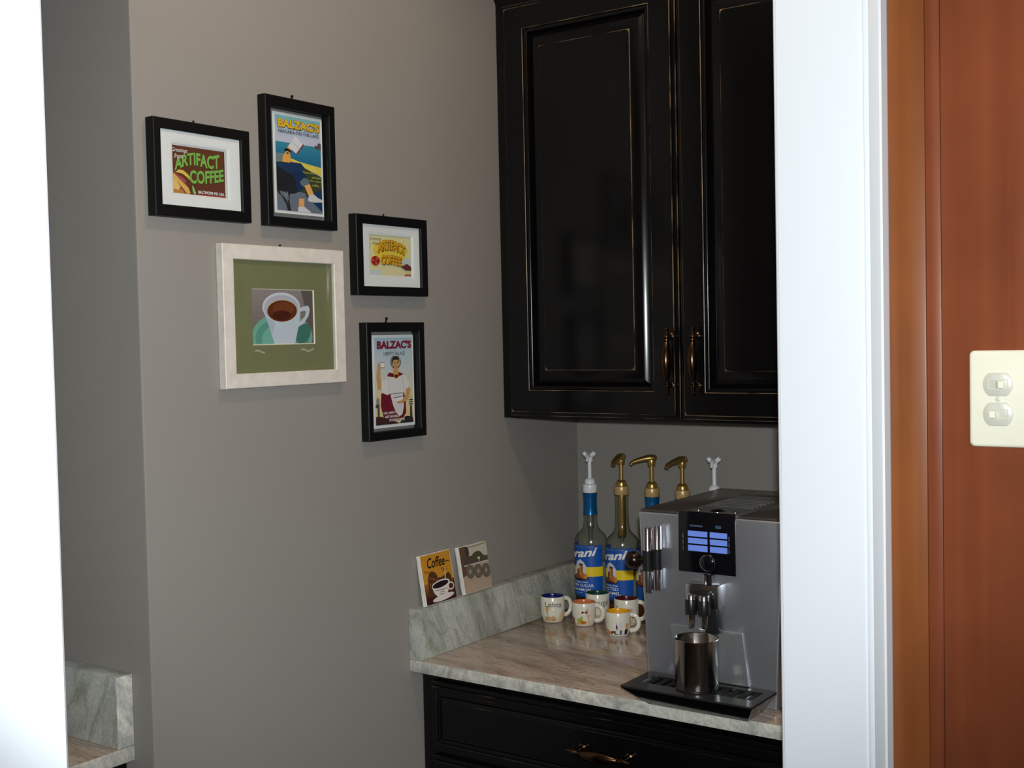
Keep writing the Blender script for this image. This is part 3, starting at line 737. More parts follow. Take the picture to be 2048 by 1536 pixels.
b.text("BALZAC'S", .05, .875, .96, .97, rgb(132, 22, 48), .05)
b.text('LIBERTY VILLAGE', .22, .80, .78, .84, rgb(96, 100, 112), .01)
for i, (tx, x0, x1) in enumerate((('LIFE, LIBERTY,', .18, .52), ('AND THE PURSUIT', .21, .60), ('OF GREAT COFFEE', .32, .73))):
    b.text(tx, x0, .118-.042*i, x1, .147-.042*i, W_, .02)
bo = MB().box(0.0062, 0.0070, -0.7325, -0.611, 1.380, 1.5587).build('poster_paper', 'mat_white', t)
b.build('print', wall_map(-0.727, -0.616, 1.386, 1.553, 0.0070), bo)
pane(t, op, 0.0040); pane(t, op, 0.0125)
# --- big white frame with a cup of coffee
op = (-1.077, -0.839, 1.498, 1.689)
t = picture('large whitewashed frame with olive mount and photo of a coffee cup', (-1.101, -0.8135, 1.4735, 1.7145), op, 'frame_white', 0.0165, nail_at=(-0.9618, 1.7165, 0.7))
backing(t, op, 0.0065, 'mat_cream')
mat_board(t, *op, -1.0335, -0.8855, 1.5450, 1.6415, 0.0095, ['mat_olive', 'mat_cream'], 0.0016, 0.0018)
a = Art(); bands(a, 0, 1, [rgb(120, 104, 98), rgb(136, 122, 118), rgb(150, 138, 136)], 10)
a.poly([(.72, 0), (1, 0), (1, 1), (.8, 1), (.88, .6)], rgb(104, 92, 88))
a.ell(.48, .12, .50, .46, rgb(120, 178, 158)); a.ell(.48, .10, .44, .38, rgb(96, 158, 140)); a.ell(.48, .08, .34, .3, rgb(122, 182, 162))
a.ell(.82, .18, .12, .2, rgb(70, 122, 108), rot=-20)
a.poly([(.72, .30), (.84, .38), (.92, .52), (.945, .64), (.92, .715), (.84, .70), (.74, .655), (.74, .59), (.80, .605), (.865, .62), (.875, .585), (.86, .52), (.81, .45), (.73, .38)], rgb(206, 212, 220))
a.poly([(.165, .66), (.20, .52), (.26, .32), (.34, 0), (.68, 0), (.74, .3), (.78, .55), (.78, .68)], rgb(204, 212, 224))
a.poly([(.165, .66), (.20, .52), (.26, .32), (.30, .16), (.36, .36), (.32, .5)], rgb(186, 196, 210))
a.ell(.47, .68, .31, .275, rgb(216, 220, 230), rot=6); a.ell(.47, .665, .285, .245, rgb(190, 188, 200), rot=6)
a.ell(.48, .615, .255, .208, rgb(206, 180, 140), rot=6); a.ell(.48, .61, .243, .198, rgb(98, 50, 26), rot=6)
a.ell(.5, .65, .18, .13, rgb(120, 64, 34), rot=6); a.ell(.47, .53, .15, .09, rgb(76, 34, 22), rot=4)
a.build('print', wall_map(-1.0319, -0.8871, 1.5466, 1.6399, 0.0068), t)
a = Art()
sg = lambda x, n_, s_: [(x+s_*i/(8*n_), .5+.35*math.sin(i*1.1/8)*math.cos(i*.7/8)) for i in range(8*n_+1)]
a.line(sg(0.02, 14, .14), .012, rgb(206, 204, 170)); a.build('title_script', wall_map(-1.0320, -0.8870, 1.529, 1.5395, 0.0096), t)
a = Art(); a.line(sg(0.76, 20, .22), .012, rgb(206, 204, 170)); a.build('signature', wall_map(-1.0320, -0.8870, 1.529, 1.5395, 0.0096), t)
pane(t, op, 0.0130)

# ================================================================== TILES LEANING ON THE BACKSPLASH
def coaster(label, yc, wdt, hgt, art):
    """stone tile standing on the strip and leaning back against the wall"""
    th = 0.0095; z0 = 1.0158; foot = 0.0270     # x of the front bottom edge
    top_x = 0.0005
    lean = math.asin((foot-th-top_x)/hgt)*0.98
    ex = Vector((-math.sin(lean), 0, math.cos(lean))); nx = Vector((math.cos(lean), 0, math.sin(lean)))
    org = Vector((foot, yc-wdt/2, z0))
    t = thing('coaster_tile', (foot-th/2, yc, z0), label, 'tile', 'printed tiles on the backsplash')
    bm = bmesh.new(); bmesh.ops.create_cube(bm, size=1)
    bmesh.ops.subdivide_edges(bm, edges=list(bm.edges), cuts=5, use_grid_fill=True)
    for q in bm.verts:
        u, v, d = q.co.y+.5, q.co.z+.5, q.co.x-.5
        edge = min(u, 1-u, v, 1-v)
        j = Vector((0, random.uniform(-1, 1), random.uniform(-1, 1)))*0.0006 if edge < .01 else Vector((0, 0, 0))
        if v < .01: j.z = 0
        q.co = org+Vector((0, u*wdt, 0))+ex*(v*hgt)+nx*(d*th)+Vector((0, j.y, 0))+ex*j.z
    # keep the lower back edge from dipping into the strip
    lo = min(q.co.z for q in bm.verts)
    for q in bm.verts: q.co.z += z0-lo+0.0001
    MB().bm(bm, 0, False).build('stone', 'tile_edge', t)
    dz = z0-lo+0.0001
    art.build('print', lambda u, v, o: org+Vector((0, (.01+.98*u)*wdt, dz))+ex*((.01+.98*v)*hgt)+nx*o, t)
    return t
a = Art(); a.rect(0, 0, 1, 1, rgb(202, 140, 42))
bands(a, .0, .42, [rgb(70, 34, 26), rgb(96, 56, 30), rgb(150, 96, 40)], 8)
a.poly([(.12, .2), (.14, .5), (.2, .62), (.3, .66), (.40, .62), (.46, .56), (.47, .50), (.6, .49), (.76, .53), (.86, .56), (.93, .48), (.95, .2)], rgb(84, 50, 30))
for i in range(6): a.ell(.22+.045*i, .52-.012*i, .012, .028, rgb(150, 96, 44), 8)
for i in range(9): a.ell(.20+.08*i, .40-.006*i, .014, .035, rgb(166, 112, 56), 8)
a.rect(0, 0, .96, .14, rgb(62, 30, 26)); a.poly([(.84, .0), (1, 0), (1, .42), (.9, .3)], rgb(70, 34, 30))
a.text('Coffee', .18, .72, .78, .93, K_, .015, .3); a.text('Rome', .06, .64, .22, .69, K_, 0, .25); a.text('Time', .62, .60, .80, .68, K_, 0, .25)
a.line([(.80, .78), (.86, .80), (.92, .78)], .02, K_)
a.line([(.68, .38), (.72, .48), (.74, .6), (.76, .66)], .03, rgb(226, 206, 170))
a.ell(.56, .085, .37, .06, rgb(226, 216, 206), rot=4); a.ring(.86, .27, .11, .085, .03, rgb(226, 216, 206))
a.poly([(.22, .34), (.28, .2), (.40, .10), (.66, .10), (.76, .2), (.83, .38)], rgb(228, 220, 210))
a.ell(.53, .36, .31, .085, rgb(228, 220, 210), rot=4); a.ell(.52, .355, .275, .062, rgb(36, 18, 22), rot=4)
for i, (x0, x1) in enumerate(((.32, .74), (.46, .62), (.44, .62))): a.line([(x0+(x1-x0)*k/8, .245-.045*i+.008*math.sin(k*2.2)) for k in range(9)], .012, rgb(90, 84, 74))
coaster('orange printed tile with a white coffee cup, leaning on the wall', -0.5640, 0.0955, 0.1005, a)
a = Art(); a.rect(0, 0, 1, 1, rgb(176, 158, 134)); a.rect(.25, .7, 1, 1, rgb(196, 192, 170)); a.poly([(0, .35), (.18, .4), (.22, 1), (0, 1)], rgb(104, 76, 54))
a.poly([(.2, 1), (.34, .98), (.34, .8), (.2, .74)], rgb(72, 60, 62)); a.line([(.3, .97), (.6, .96), (.98, .985)], .03, rgb(150, 140, 110))
a.poly([(.1, .62), (.12, .76), (.3, .78), (.45, .77), (.58, .83), (.7, .84), (.8, .76), (.92, .7), (1, .72), (1, .58), (.1, .58)], rgb(84, 72, 62))
a.ell(.62, .74, .2, .1, rgb(82, 76, 56)); a.rect(.1, .575, 1, .60, rgb(206, 196, 184)); a.ell(.66, .69, .05, .025, rgb(214, 206, 180)); a.line([(.66, .69), (.67, .62)], .02, rgb(214, 206, 180))
for i in range(3):
    cx, cy = .28+.29*i, .445-.03*i
    a.ell(cx, cy, .16, .15, rgb(122, 110, 96)); a.ring(cx, cy, .16, .15, .03, rgb(92, 84, 70)); a.ring(cx, cy, .10, .09, .02, rgb(96, 90, 76)); a.ell(cx, cy, .03, .04, rgb(176, 164, 146))
a.rect(0, 0, 1, .22, rgb(182, 160, 136)); a.poly([(0, .2), (.1, .34), (.2, .22), (.44, .3), (.6, .2)], rgb(178, 158, 134))
coaster('sepia printed tile with a row of arches, nearer the rear corner', -0.4390, 0.0945, 0.0985, a)

# ================================================================== SYRUP BOTTLES
def cyl_map(cx, cy, z0, h, rad, a0, a1):
    """wraps art round an upright cylinder; angles in degrees from the line to the room's doorway, rightward positive"""
    c = Vector((1.552-cx, -2.4468-cy)).normalized(); r_ = Vector((-c.y, c.x))
    def fn(u, v, o):
        a_ = math.radians(a0+(a1-a0)*u); d = c*math.cos(a_)+r_*math.sin(a_); R_ = rad(v) if callable(rad) else rad
        return Vector((cx+d.x*(R_+o), cy+d.y*(R_+o), z0+v*h))
    return fn
def label_art(lines, small):
    a = Art(); a.rect(0, 0, 1, 1, rgb(16, 82, 172)); a.rect(0, .955, 1, .985, rgb(20, 70, 140)); a.rect(0, 0, 1, .03, rgb(14, 66, 140))
    for i in range(24): a.rect(.03+.04*i, .962, .05+.04*i, .974, rgb(150, 170, 190))
    a.rect(0, .40, 1, .585, rgb(236, 206, 24))
    a.poly([(.40, .40), (.40, .60), (.44, .68), (.52, .73), (.60, .68), (.655, .60), (.66, .40), (.6, .34), (.46, .34)], rgb(206, 214, 224))
    a.poly([(.30, .36), (.34, .40), (.4, .44), (.44, .44), (.66, .40), (.70, .38), (.68, .34), (.5, .315), (.34, .33)], rgb(40, 24, 18))
    a.rect(.44, .36, .50, .54, rgb(120, 68, 28)); a.rect(.50, .36, .585, .64, rgb(152, 84, 32)); a.rect(.495, .615, .59, .645, rgb(84, 46, 20)); a.rect(.52, .40, .545, .6, rgb(196, 128, 58))
    a.rect(.55, .36, .62, .47, rgb(184, 112, 44)); a.ell(.645, .40, .035, .055, rgb(204, 136, 60)); a.rect(.40, .36, .455, .44, rgb(150, 92, 36))
    for i in range(3): a.rect(.51, .44+.06*i, .53, .47+.06*i, rgb(236, 190, 120))
    sl = lambda tx, ty: (.02+.86*tx, .705+.10*tx+(.165)*ty)
    a.text('Torani', 0, 0, 1, 1, W_, .03, .32, sl)
    if not lines: return a
    a.text(small, .36, .275, .69, .30, W_, .01)
    a.text(lines[0], .16 if len(lines[0]) > 8 else .32, .195, .80 if len(lines[0]) > 8 else .70, .255, W_, .004)
    a.text(lines[1], .26, .115, .74, .17, W_, .004); a.text('SYRUP', .42, .07, .58, .09, rgb(180, 200, 230), .0)
    return a
def bottle(cx, cy, label, pump, wrap, lines, a_right, spout_deg, fill=0.03):
    z = COUNTER+0.0003; t = thing('syrup_bottle', (cx, cy, z), label, 'bottle', 'syrup bottles with pumps')
    prof = [(0.010, 0.004), (0.030, 0.0), (0.0355, 0.0015), (0.0378, 0.006), (0.0380, 0.012), (0.0380, 0.152), (0.0378, 0.160), (0.0366, 0.168), (0.0332, 0.1755),
            (0.0268, 0.182), (0.0208, 0.188), (0.0174, 0.195), (0.0158, 0.205), (0.0152, 0.222), (0.0148, 0.262), (0.0150, 0.266), (0.0160, 0.268), (0.0160, 0.274), (0.0146, 0.276), (0.0142, 0.284)]
    MB().lathe(prof, 40, (cx, cy, z), cap0=True).build('glass_body', 'bottle_glass', t, angle=60)
    MB().lathe([(0.0010, 0.0062), (0.034, 0.0062), (0.0362, 0.009), (0.0362, fill), (0.0010, fill)], 32, (cx, cy, z)).build('syrup', 'syrup', t)
    lab = MB()
    fm = cyl_map(cx, cy, z+0.037, 0.119, 0.03815, a_right-172, a_right); n = 28
    lab.add([fm(i/n, v, o) for i in range(n+1) for v, o in ((0, 0), (1, 0), (1, .00025), (0, .00025))],
            [(4*i+j, 4*i+(j+1) % 4, 4*i+4+(j+1) % 4, 4*i+4+j) for i in range(n) for j in range(4)], 0, False)
    lo = lab.build('label', 'label_blue', t)
    label_art(*lines).build('label_print', fm, lo, 'print_ink', 0.00003, 34, 0.0003)
    white = pump == 'white'; pm = 'white_plastic' if white else 'gold_plastic'; gm = 'white_plastic' if white else 'gold_paint'
    MB().lathe([(0.0162, 0.2735), (0.0168, 0.2745), (0.0168, 0.2905), (0.0160, 0.2925), (0.0060, 0.2930), (0.0060, 0.2735), (0.0162, 0.2735)], 28, (cx, cy, z)).build('pump_collar', pm, t, angle=35)
    MB().lathe([(0.0125, 0.2932), (0.0125, 0.3000), (0.0105, 0.3040), (0.0085, 0.3060), (0.0060, 0.3065), (0.0060, 0.2932), (0.0125, 0.2932)], 24, (cx, cy, z)).build('pump_neck', gm, t, angle=35)
    MB().lathe([(0.0046, 0.2950), (0.0046, 0.354)], 16, (cx, cy, z), cap0=True, cap1=True).build('pump_stem', gm, t)
    if wrap:
        MB().lathe([(0.0168, 0.2235), (0.0157, 0.232), (0.0153, 0.262), (0.0165, 0.267), (0.0165, 0.2728), (0.0155, 0.2728), (0.0155, 0.2235), (0.0168, 0.2235)], 32, (cx, cy, z)).build('foil_wrap', 'blue_foil', t)
    MB().lathe([(0.0070, 0.176), (0.0095, 0.180), (0.0095, 0.272), (0.0070, 0.272)] if not wrap else [(0.0045, 0.02), (0.0045, 0.19), (0.0085, 0.194), (0.0085, 0.272)], 18, (cx, cy, z), cap0=True, cap1=True).build('pump_tube', gm if not wrap else 'gold_paint' if not white else 'machine_grey', t)
    if not wrap: MB().lathe([(0.0035, 0.012), (0.0035, 0.177)], 12, (cx, cy, z), cap0=True, cap1=True).build('dip_tube', 'machine_grey', t)
    c = Vector((1.552-cx, -2.4468-cy, 0)).normalized(); r_ = Vector((-c.y, c.x, 0)); an = math.radians(spout_deg)
    d = c*math.cos(an)+r_*math.sin(an); s_ = Vector((-d.y, d.x, 0)); top = Vector((cx, cy, z+0.354)); U = Vector((0, 0, 1))
    h = MB()
    if white:
        h.lathe([(0.0072, 0.344), (0.0078, 0.352), (0.0066, 0.360), (0.0010, 0.361)], 18, (cx, cy, z), cap0=True)
        for k in (-1, 1):
            h.tube([top+s_*k*.003+U*.003, top+s_*k*.0075+U*.0065+d*.004, top+s_*k*.0115+U*.0105+d*.006, top+s_*k*.0135+U*.0085+d*.006], [.0066, .0074, .0072, .0062], 10, flat=.8)
        h.tube([top+U*.004, top+d*.018+U*.007, top+d*.032+U*.002, top+d*.036-U*.006], [.0055, .005, .0042, .0036], 12)
    else:
        h.lathe([(0.0080, 0.342), (0.0090, 0.347), (0.0090, 0.356), (0.0075, 0.361), (0.0010, 0.3625)], 20, (cx, cy, z), cap0=True)
        h.tube([top-d*.011+U*.003, top-d*.006+U*.0055, top+d*.006+U*.0055, top+d*.017+U*.0035, top+d*.030+U*.0005, top+d*.042-U*.0035, top+d*.0475-U*.0095], [.0070, .0105, .0105, .0092, .0076, .0064, .0056], 14, flat=.72)
    h.build('pump_head', gm, t, angle=50)
    return t
BYR = -0.086
bottle(0.0865, BYR, 'syrup bottle with white winged pump and blue foil neck, in the rear corner', 'white', True, (('BROWN SUGAR', 'CINNAMON'), 'SUGAR FREE'), 41, -8, 0.030)
bottle(0.1705, BYR, 'clear-necked syrup bottle with gold pump, second from the rear corner', 'gold', False, (('SALTED', 'CARAMEL'), 'SUGAR FREE'), 36, -22, 0.028)
bottle(0.2490, BYR, 'gold-pumped bottle with blue foil neck, partly behind the coffee machine', 'gold', True, (None, None), 40, -88, 0.05)
bottle(0.3262, BYR-0.002, 'bottle showing only its gold pump above the coffee machine', 'gold', True, (None, None), 40, -46, 0.05)
bottle(0.4030, BYR-0.002, 'bottle showing only a white pump above the coffee machine', 'white', True, (None, None), 40, -8, 0.05)

# ================================================================== SMALL MUGS
def mug(cx, cy, R_, h, inner, label, art, a0, a1, handle_deg, hh=0.62):
    z = COUNTER+0.0003; t = thing('espresso_mug', (cx, cy, z), label, 'mug', 'small souvenir mugs')
    MATS.setdefault('glaze', None)
    prof = [(0.001, 0.002), (R_*.72, 0.002), (R_*.74, 0.0), (R_*.80, 0.0), (R_*.86, 0.003), (R_*.93, 0.008), (R_*.975, 0.016), (R_, 0.028), (R_, h-0.0015), (R_-0.0008, h), (R_-0.0014, h+0.0001)]
    MB().lathe(prof, 44, (cx, cy, z)).build('body', 'ceramic', t, angle=60)
    MB().lathe([(R_-0.0012, h+0.0001), (R_-0.0025, h-0.0012), (R_-0.0030, h-0.004), (R_-0.0032, 0.012), (R_*.8, 0.0055), (0.001, 0.0045)], 44, (cx, cy, z)).build('inside_glaze', inner, t, angle=60)
    c = Vector((1.552-cx, -2.4468-cy, 0)).normalized(); r_ = Vector((-c.y, c.x, 0)); an = math.radians(handle_deg)
    d = c*math.cos(an)+r_*math.sin(an); U = Vector((0, 0, 1)); o = Vector((cx, cy, z))
    pts = []
    for i in range(15):
        w_ = math.radians(100-200*i/14); pts.append(o+d*(R_-0.0005+0.0175*max(0, math.cos(w_))**.75 if math.cos(w_) > 0 else R_-0.0005)+U*(h*.52+h*.34*math.sin(w_)))
    pts = [o+d*(R_-0.0006)+U*(h*.86)]+pts[1:-1]+[o+d*(R_-0.0012)+U*(h*.18)]
    MB().tube(pts, 0.0031, 12, flat=1.5).build('handle', 'ceramic', t)
    def rr(v):
        q = 0.004+v*(h-0.008)
        for (ra, ha), (rb, hb) in zip(prof[3:], prof[4:]):
            if ha <= q <= hb: return ra+(rb-ra)*(q-ha)/max(1e-6, hb-ha)
        return R_
    art.build('printed_design', cyl_map(cx, cy, z+0.004, h-0.008, rr, a0, a1), t, 'glossy_print', 0.00003, 30, 0.00022)
    return t
mat('glaze_navy', rgb(18, 26, 96), 0.22, spec=0.7); mat('glaze_orange', rgb(206, 116, 70), 0.22, spec=0.7); mat('glaze_green', rgb(14, 60, 50), 0.22, spec=0.7)
mat('glaze_maroon', rgb(74, 18, 20), 0.22, spec=0.7); mat('glaze_yellow', rgb(232, 170, 30), 0.22, spec=0.7)
INK = rgb(40, 28, 40)
a = Art(); a.poly([(0, 0), (.10, 0), (.10, .16), (.04, .2), (0, .18)], rgb(40, 44, 84)); a.rect(.0, .16, .2, .42, rgb(226, 222, 184))
a.poly([(.72, .12), (.86, .12), (.96, .3), (.96, .5), (.8, .38), (.70, .26)], rgb(228, 196, 166))
a.poly([(.66, .02), (.98, .02), (.98, .16), (.8, .2), (.66, .16)], rgb(226, 206, 160))
a.rect(.26, .0, .40, .62, rgb(206, 168, 112)); a.poly([(.29, .62), (.30, .70), (.40, .70), (.40, .62)], rgb(206, 168, 112)); a.rect(.22, .0, .42, .2, rgb(200, 160, 104))
a.poly([(.42, 0), (.42, .16), (.5, .26), (.56, .2), (.62, .16), (.62, 0)], rgb(206, 172, 130)); a.rect(.48, .0, .56, .12, rgb(180, 140, 100))
a.text('Lisboa', .26, .66, .78, .88, INK, .0); a.line([(.66, .62), (.72, .60), (.78, .63)], .012, INK)
for y in (.44, .5): a.line([(.44, y), (.6, y+.01)], .008, rgb(206, 190, 170))
mug(0.0655, -0.2195, 0.0270, 0.0560, 'glaze_navy', 'small white mug with navy inside and a city name, leftmost of the mugs', a, -78, 78, 112)
a = Art(); a.poly([(0, .02), (.2, .0), (.3, .14), (.5, .16), (.52, .0), (.2, .0)], rgb(222, 170, 70)); a.poly([(.02, .0), (.02, .34), (.10, .38), (.16, .26), (.14, .06), (.18, 0)], rgb(120, 74, 40))
a.ell(.37, .22, .10, .13, rgb(168, 178, 60)); a.poly([(.38, .30), (.46, .34), (.44, .44), (.40, .46)], rgb(150, 170, 70)); a.ell(.48, .12, .10, .08, rgb(190, 110, 40))
a.rect(.58, .0, .70, .52, rgb(228, 186, 150)); a.ell(.58, .66, .05, .10, rgb(196, 130, 110)); a.rect(.42, .62, .58, .68, rgb(90, 30, 50)); a.ell(.45, .65, .03, .06, rgb(90, 30, 50)); a.ell(.6, .8, .02, .04, rgb(200, 120, 80))
a.line([(.25, .58), (.40, .58)], .01, rgb(200, 180, 170)); a.line([(.16, .34), (.3, .33)], .01, rgb(110, 90, 80)); a.line([(.60, .16), (.74, .18)], .012, rgb(214, 150, 110))
mug(0.1445, -0.2140, 0.0262, 0.0500, 'glaze_orange', 'small white mug with orange inside and a fruit scene, middle of the front mugs', a, -78, 78, 74)
a = Art(); a.text('Portugal', .18, .50, .86, .84, INK, .0); a.line([(.2, .42), (.5, .41)], .01, rgb(120, 110, 100)); a.rect(.3, 0, .8, .14, rgb(206, 186, 140))
mug(0.1365, -0.1430, 0.0270, 0.0560, 'glaze_green', 'small white mug with dark green inside and a country name, rearmost', a, -78, 78, -150)
a = Art(); a.text('France', .14, .52, .68, .80, rgb(176, 84, 70), .0); a.poly([(.62, .0), (.66, .3), (.7, .44), (.74, .3), (.78, 0)], rgb(214, 180, 130)); a.rect(.1, 0, .6, .16, rgb(220, 206, 170))
mug(0.2215, -0.1605, 0.0270, 0.0560, 'glaze_maroon', 'small white mug with maroon inside, tucked beside the coffee machine', a, -78, 78, 80)
a = Art(); a.poly([(.04, .0), (.04, .2), (.14, .24), (.26, .1), (.30, .0)], rgb(222, 130, 60)); a.rect(.06, .18, .1, .26, rgb(70, 40, 40))
a.poly([(.26, 0), (.26, .18), (.42, .2), (.42, 0), (.38, 0), (.37, .1), (.31, .1), (.30, 0)], rgb(70, 36, 28))
a.poly([(.43, .0), (.43, .42), (.455, .58), (.48, .42), (.48, 0)], rgb(62, 40, 90)); a.rect(.455, .56, .46, .66, rgb(62, 40, 90))
a.poly([(.50, 0), (.58, .0), (.60, .56), (.57, .72), (.52, .6)], rgb(206, 212, 226)); a.poly([(.54, .0), (.60, 0), (.61, .22), (.56, .26)], rgb(58, 60, 110))
a.poly([(.70, .0), (.82, .0), (.82, .22), (.78, .3), (.74, .3), (.70, .22)], rgb(36, 30, 66)); a.rect(.72, .28, .83, .52, rgb(226, 160, 90)); a.ell(.775, .52, .055, .05, rgb(226, 160, 90), 14)
a.ring(.31, .68, .045, .07, .014, rgb(226, 190, 120), 18, -120, 120); a.line([(.05, .62), (.2, .60)], .014, rgb(110, 80, 80)); a.ell(.3, .55, .012, .02, rgb(226, 190, 120), 8)
mug(0.2545, -0.2535, 0.0268, 0.0500, 'glaze_yellow', 'small white mug with bright yellow inside and a skyline, nearest the edge', a, -78, 78, 80)

# ================================================================== COFFEE MACHINE
MX, MF, MT, MBK = 0.633, -0.587, 1.240, -0.255
HW = 0.136
mc = thing('coffee_machine', (MX, -0.42, COUNTER), 'silver automatic coffee machine with blue touch screen, beside the casing', 'coffee machine')
def hexa(mb, bot, top, bev=0.004, mi=0):
    bm = bmesh.new(); vv = [bm.verts.new(q) for q in list(bot)+list(top)]
    for fc in ((3, 2, 1, 0), (4, 5, 6, 7), (0, 1, 5, 4), (1, 2, 6, 5), (2, 3, 7, 6), (3, 0, 4, 7)): bm.faces.new([vv[i] for i in fc])
    bmesh.ops.recalc_face_normals(bm, faces=bm.faces)
    if bev: bmesh.ops.bevel(bm, geom=list(bm.edges), offset=bev, segments=3, profile=.6, affect='EDGES')
    mb.bm(bm, mi, True); return mb
zb = COUNTER+0.006
w = hexa(MB(), [(MX-.121, MF, zb), (MX+.121, MF, zb), (MX+.126, MBK, zb), (MX-.126, MBK, zb)], [(MX-HW, MF, MT-.004), (MX+HW, MF, MT-.004), (MX+HW, MBK, MT-.004), (MX-HW, MBK, MT-.004)], 0.004)
w.build('body', 'silver', mc)
for sx in (-.1, .1):
    for sy in (MF+.05, MBK-.05): MB().lathe([(0.012, 0), (0.012, 0.0075)], 16, (MX+sx, sy, COUNTER+0.0003), cap0=True, cap1=True).build('foot', 'satin_black', mc)
w = MB().box(MX-HW+.0015, MX-.0545, MF+.004, MBK-.002, MT-.0035, MT, .0012); w.box(MX+.0545, MX+HW-.0015, MF+.004, MBK-.002, MT-.0035, MT, .0012)
w.build('top_cover', 'machine_top', mc)
tp = MB().box(MX-.0535, MX+.0535, MF+.004, MBK-.09, MT-.0035, MT+.0006, .001).build('top_console', 'machine_grey', mc)
MB().box(MX-.0535, MX+.0535, MBK-.088, MBK-.002, MT-.0035, MT, .001).build('bean_lid', 'machine_top', mc)
for i in range(6):
    y = MF+.085+.018*i; MB().box(MX-.046, MX+.046, y, y+.006, MT+.0007, MT+.0026, .0008).build('vent_slat', 'machine_grey', tp)
for dx, rr_ in ((-.034, .006), (.036, .006), (.002, .015)):
    bo = MB().lathe([(rr_, MT+.0007), (rr_, MT+.002), (rr_*.8, MT+.003), (.0005, MT+.0032)], 20, (MX+dx, MF+.032, 0)).build('top_button', 'chrome', tp)
    if rr_ > .01: MB().lathe([(rr_*.72, MT+.0030), (rr_*.5, MT+.0045), (.0005, MT+.005)], 20, (MX+dx, MF+.032, 0)).build('dial_cap', 'gloss_black', bo)
# display panel
BX0, BX1, BZ0, BZ1 = MX-.0535, MX+.0515, 1.1385, 1.2435
bz = MB().box(BX0, BX1, MF-.0045, MF-.0003, BZ0, BZ1, .0012).build('display_panel', 'gloss_black', mc)
MB().box(BX0-.0022, BX0-.0002, MF-.0045, MF-.0003, BZ0, BZ1-.002, .0006).build('chrome_edge', 'chrome', bz)
fx = lambda u: BX0+u*(BX1-BX0); fz = lambda v: BZ1-v*(BZ1-BZ0)
for v0, v1 in ((.315, .405), (.432, .522), (.549, .645)):
    for u0, u1 in ((.165, .515), (.56, .865)):
        MB().box(fx(u0), fx(u1), MF-.0050, MF-.0046, fz(v1), fz(v0)).build('screen_button', 'screen_blue', bz)
MB().box(fx(.2), fx(.43), MF-.0050, MF-.0046, fz(.245), fz(.215)).build('screen_text', 'screen_dim', bz); MB().box(fx(.66), fx(.76), MF-.0050, MF-.0046, fz(.25), fz(.2)).build('screen_icon', 'screen_dim', bz)
for i in range(3):
    for u in (.085, .905):
        MB().lathe([(.0013, fz(.40+.10*i)-.0042), (.0013, fz(.40+.10*i)+.0042)], 10, (fx(u), MF-.0055, 0), cap0=True, cap1=True).build('side_key', 'chrome', bz)
ringm = MB(); n = 36
ringm.tube([(MX+.0005+.0136*math.cos(2*math.pi*i/n), MF-.0060, 1.157+.0136*math.sin(2*math.pi*i/n)) for i in range(n+1)], .0009, 8, caps=False)
rg = ringm.build('knob_ring', 'chrome', bz)
kn = MB().lathe([(.0127, MF-.0046), (.0127, MF-.0080), (.0100, MF-.0098), (.0005, MF-.0104)], 28, (MX+.0005, 0, 1.157), axis='y').build('knob', 'gloss_black', bz)
# spout: rail, chrome block, two nozzles
MB().lathe([(.0048, 1.118), (.0048, 1.1383)], 14, (MX-.001, MF-.010, 0), cap0=True, cap1=True).build('spout_rail', 'chrome', mc)
MB().box(MX+.006, MX+.013, MF-.016, MF-.0005, 1.118, 1.1383).build('spout_bracket', 'satin_black', mc)
sp = MB().box(MX-.030, MX+.031, MF-.030, MF-.0005, 1.086, 1.124, .0015).build('spout_block', 'chrome', mc)
MB().box(MX+.000, MX+.026, MF-.022, MF-.002, 1.040, 1.0855, .003).build('spout_guide', 'satin_black', mc)
for dx in (-.0125, .0115):
    nz = MB().lathe([(.0092, 1.080), (.0092, 1.108), (.0078, 1.110), (.0005, 1.1105)], 20, (MX+dx, MF-.043, 0)).build('nozzle', 'chrome', sp)
    MB().lathe([(.0098, 1.076), (.0102, 1.078), (.0102, 1.100), (.0094, 1.1015), (.0094, 1.076)], 20, (MX+dx, MF-.043, 0), cap0=True).build('nozzle_sleeve', 'satin_black', sp)
    MB().lathe([(.0040, 1.053), (.0048, 1.0545), (.0068, 1.0765)], 18, (MX+dx, MF-.043, 0), cap0=True).build('nozzle_tip', 'steel', sp)
MB().box(MX-.020, MX+.019, MF-.036, MF-.0295, 1.080, 1.1155, .003).build('spout_face', 'satin_black', sp)
# chrome wand pair with black grip and amber knob on the left
wd = MB().lathe([(.0010, 1.0965), (.0070, 1.0968), (.0086, 1.0985), (.0086, 1.2105), (.0072, 1.2125), (.0010, 1.2128)], 24, (.5240, MF-.017, 0)).build('milk_wand', 'chrome', mc)
MB().lathe([(.0010, 1.1015), (.0068, 1.1018), (.0084, 1.1035), (.0084, 1.2140), (.0068, 1.2160), (.0010, 1.2162)], 24, (.5395, MF-.011, 0)).build('wand_tube', 'chrome', wd)
g_ = MB(); g_.lathe([(.0086, 1.1355), (.0093, 1.136), (.0093, 1.1715), (.0086, 1.172)], 22, (.5240, MF-.017, 0)); g_.lathe([(.0084, 1.1385), (.0091, 1.139), (.0091, 1.1745), (.0084, 1.175)], 22, (.5395, MF-.011, 0))
g_.build('wand_grip', 'satin_black', wd)
MB().box(.522, .545, MF-.008, MF-.0003, 1.14, 1.17, .002).build('wand_mount', 'satin_black', mc)
kb = MB(); kb.lathe([(.0005, -.0155), (.0055, -.0148), (.0105, -.0118), (.0142, -.0070), (.0155, 0), (.0142, .0070), (.0105, .0118), (.0055, .0148), (.0005, .0155)], 28, (.4965, MF-.018, 1.1525), axis='x')
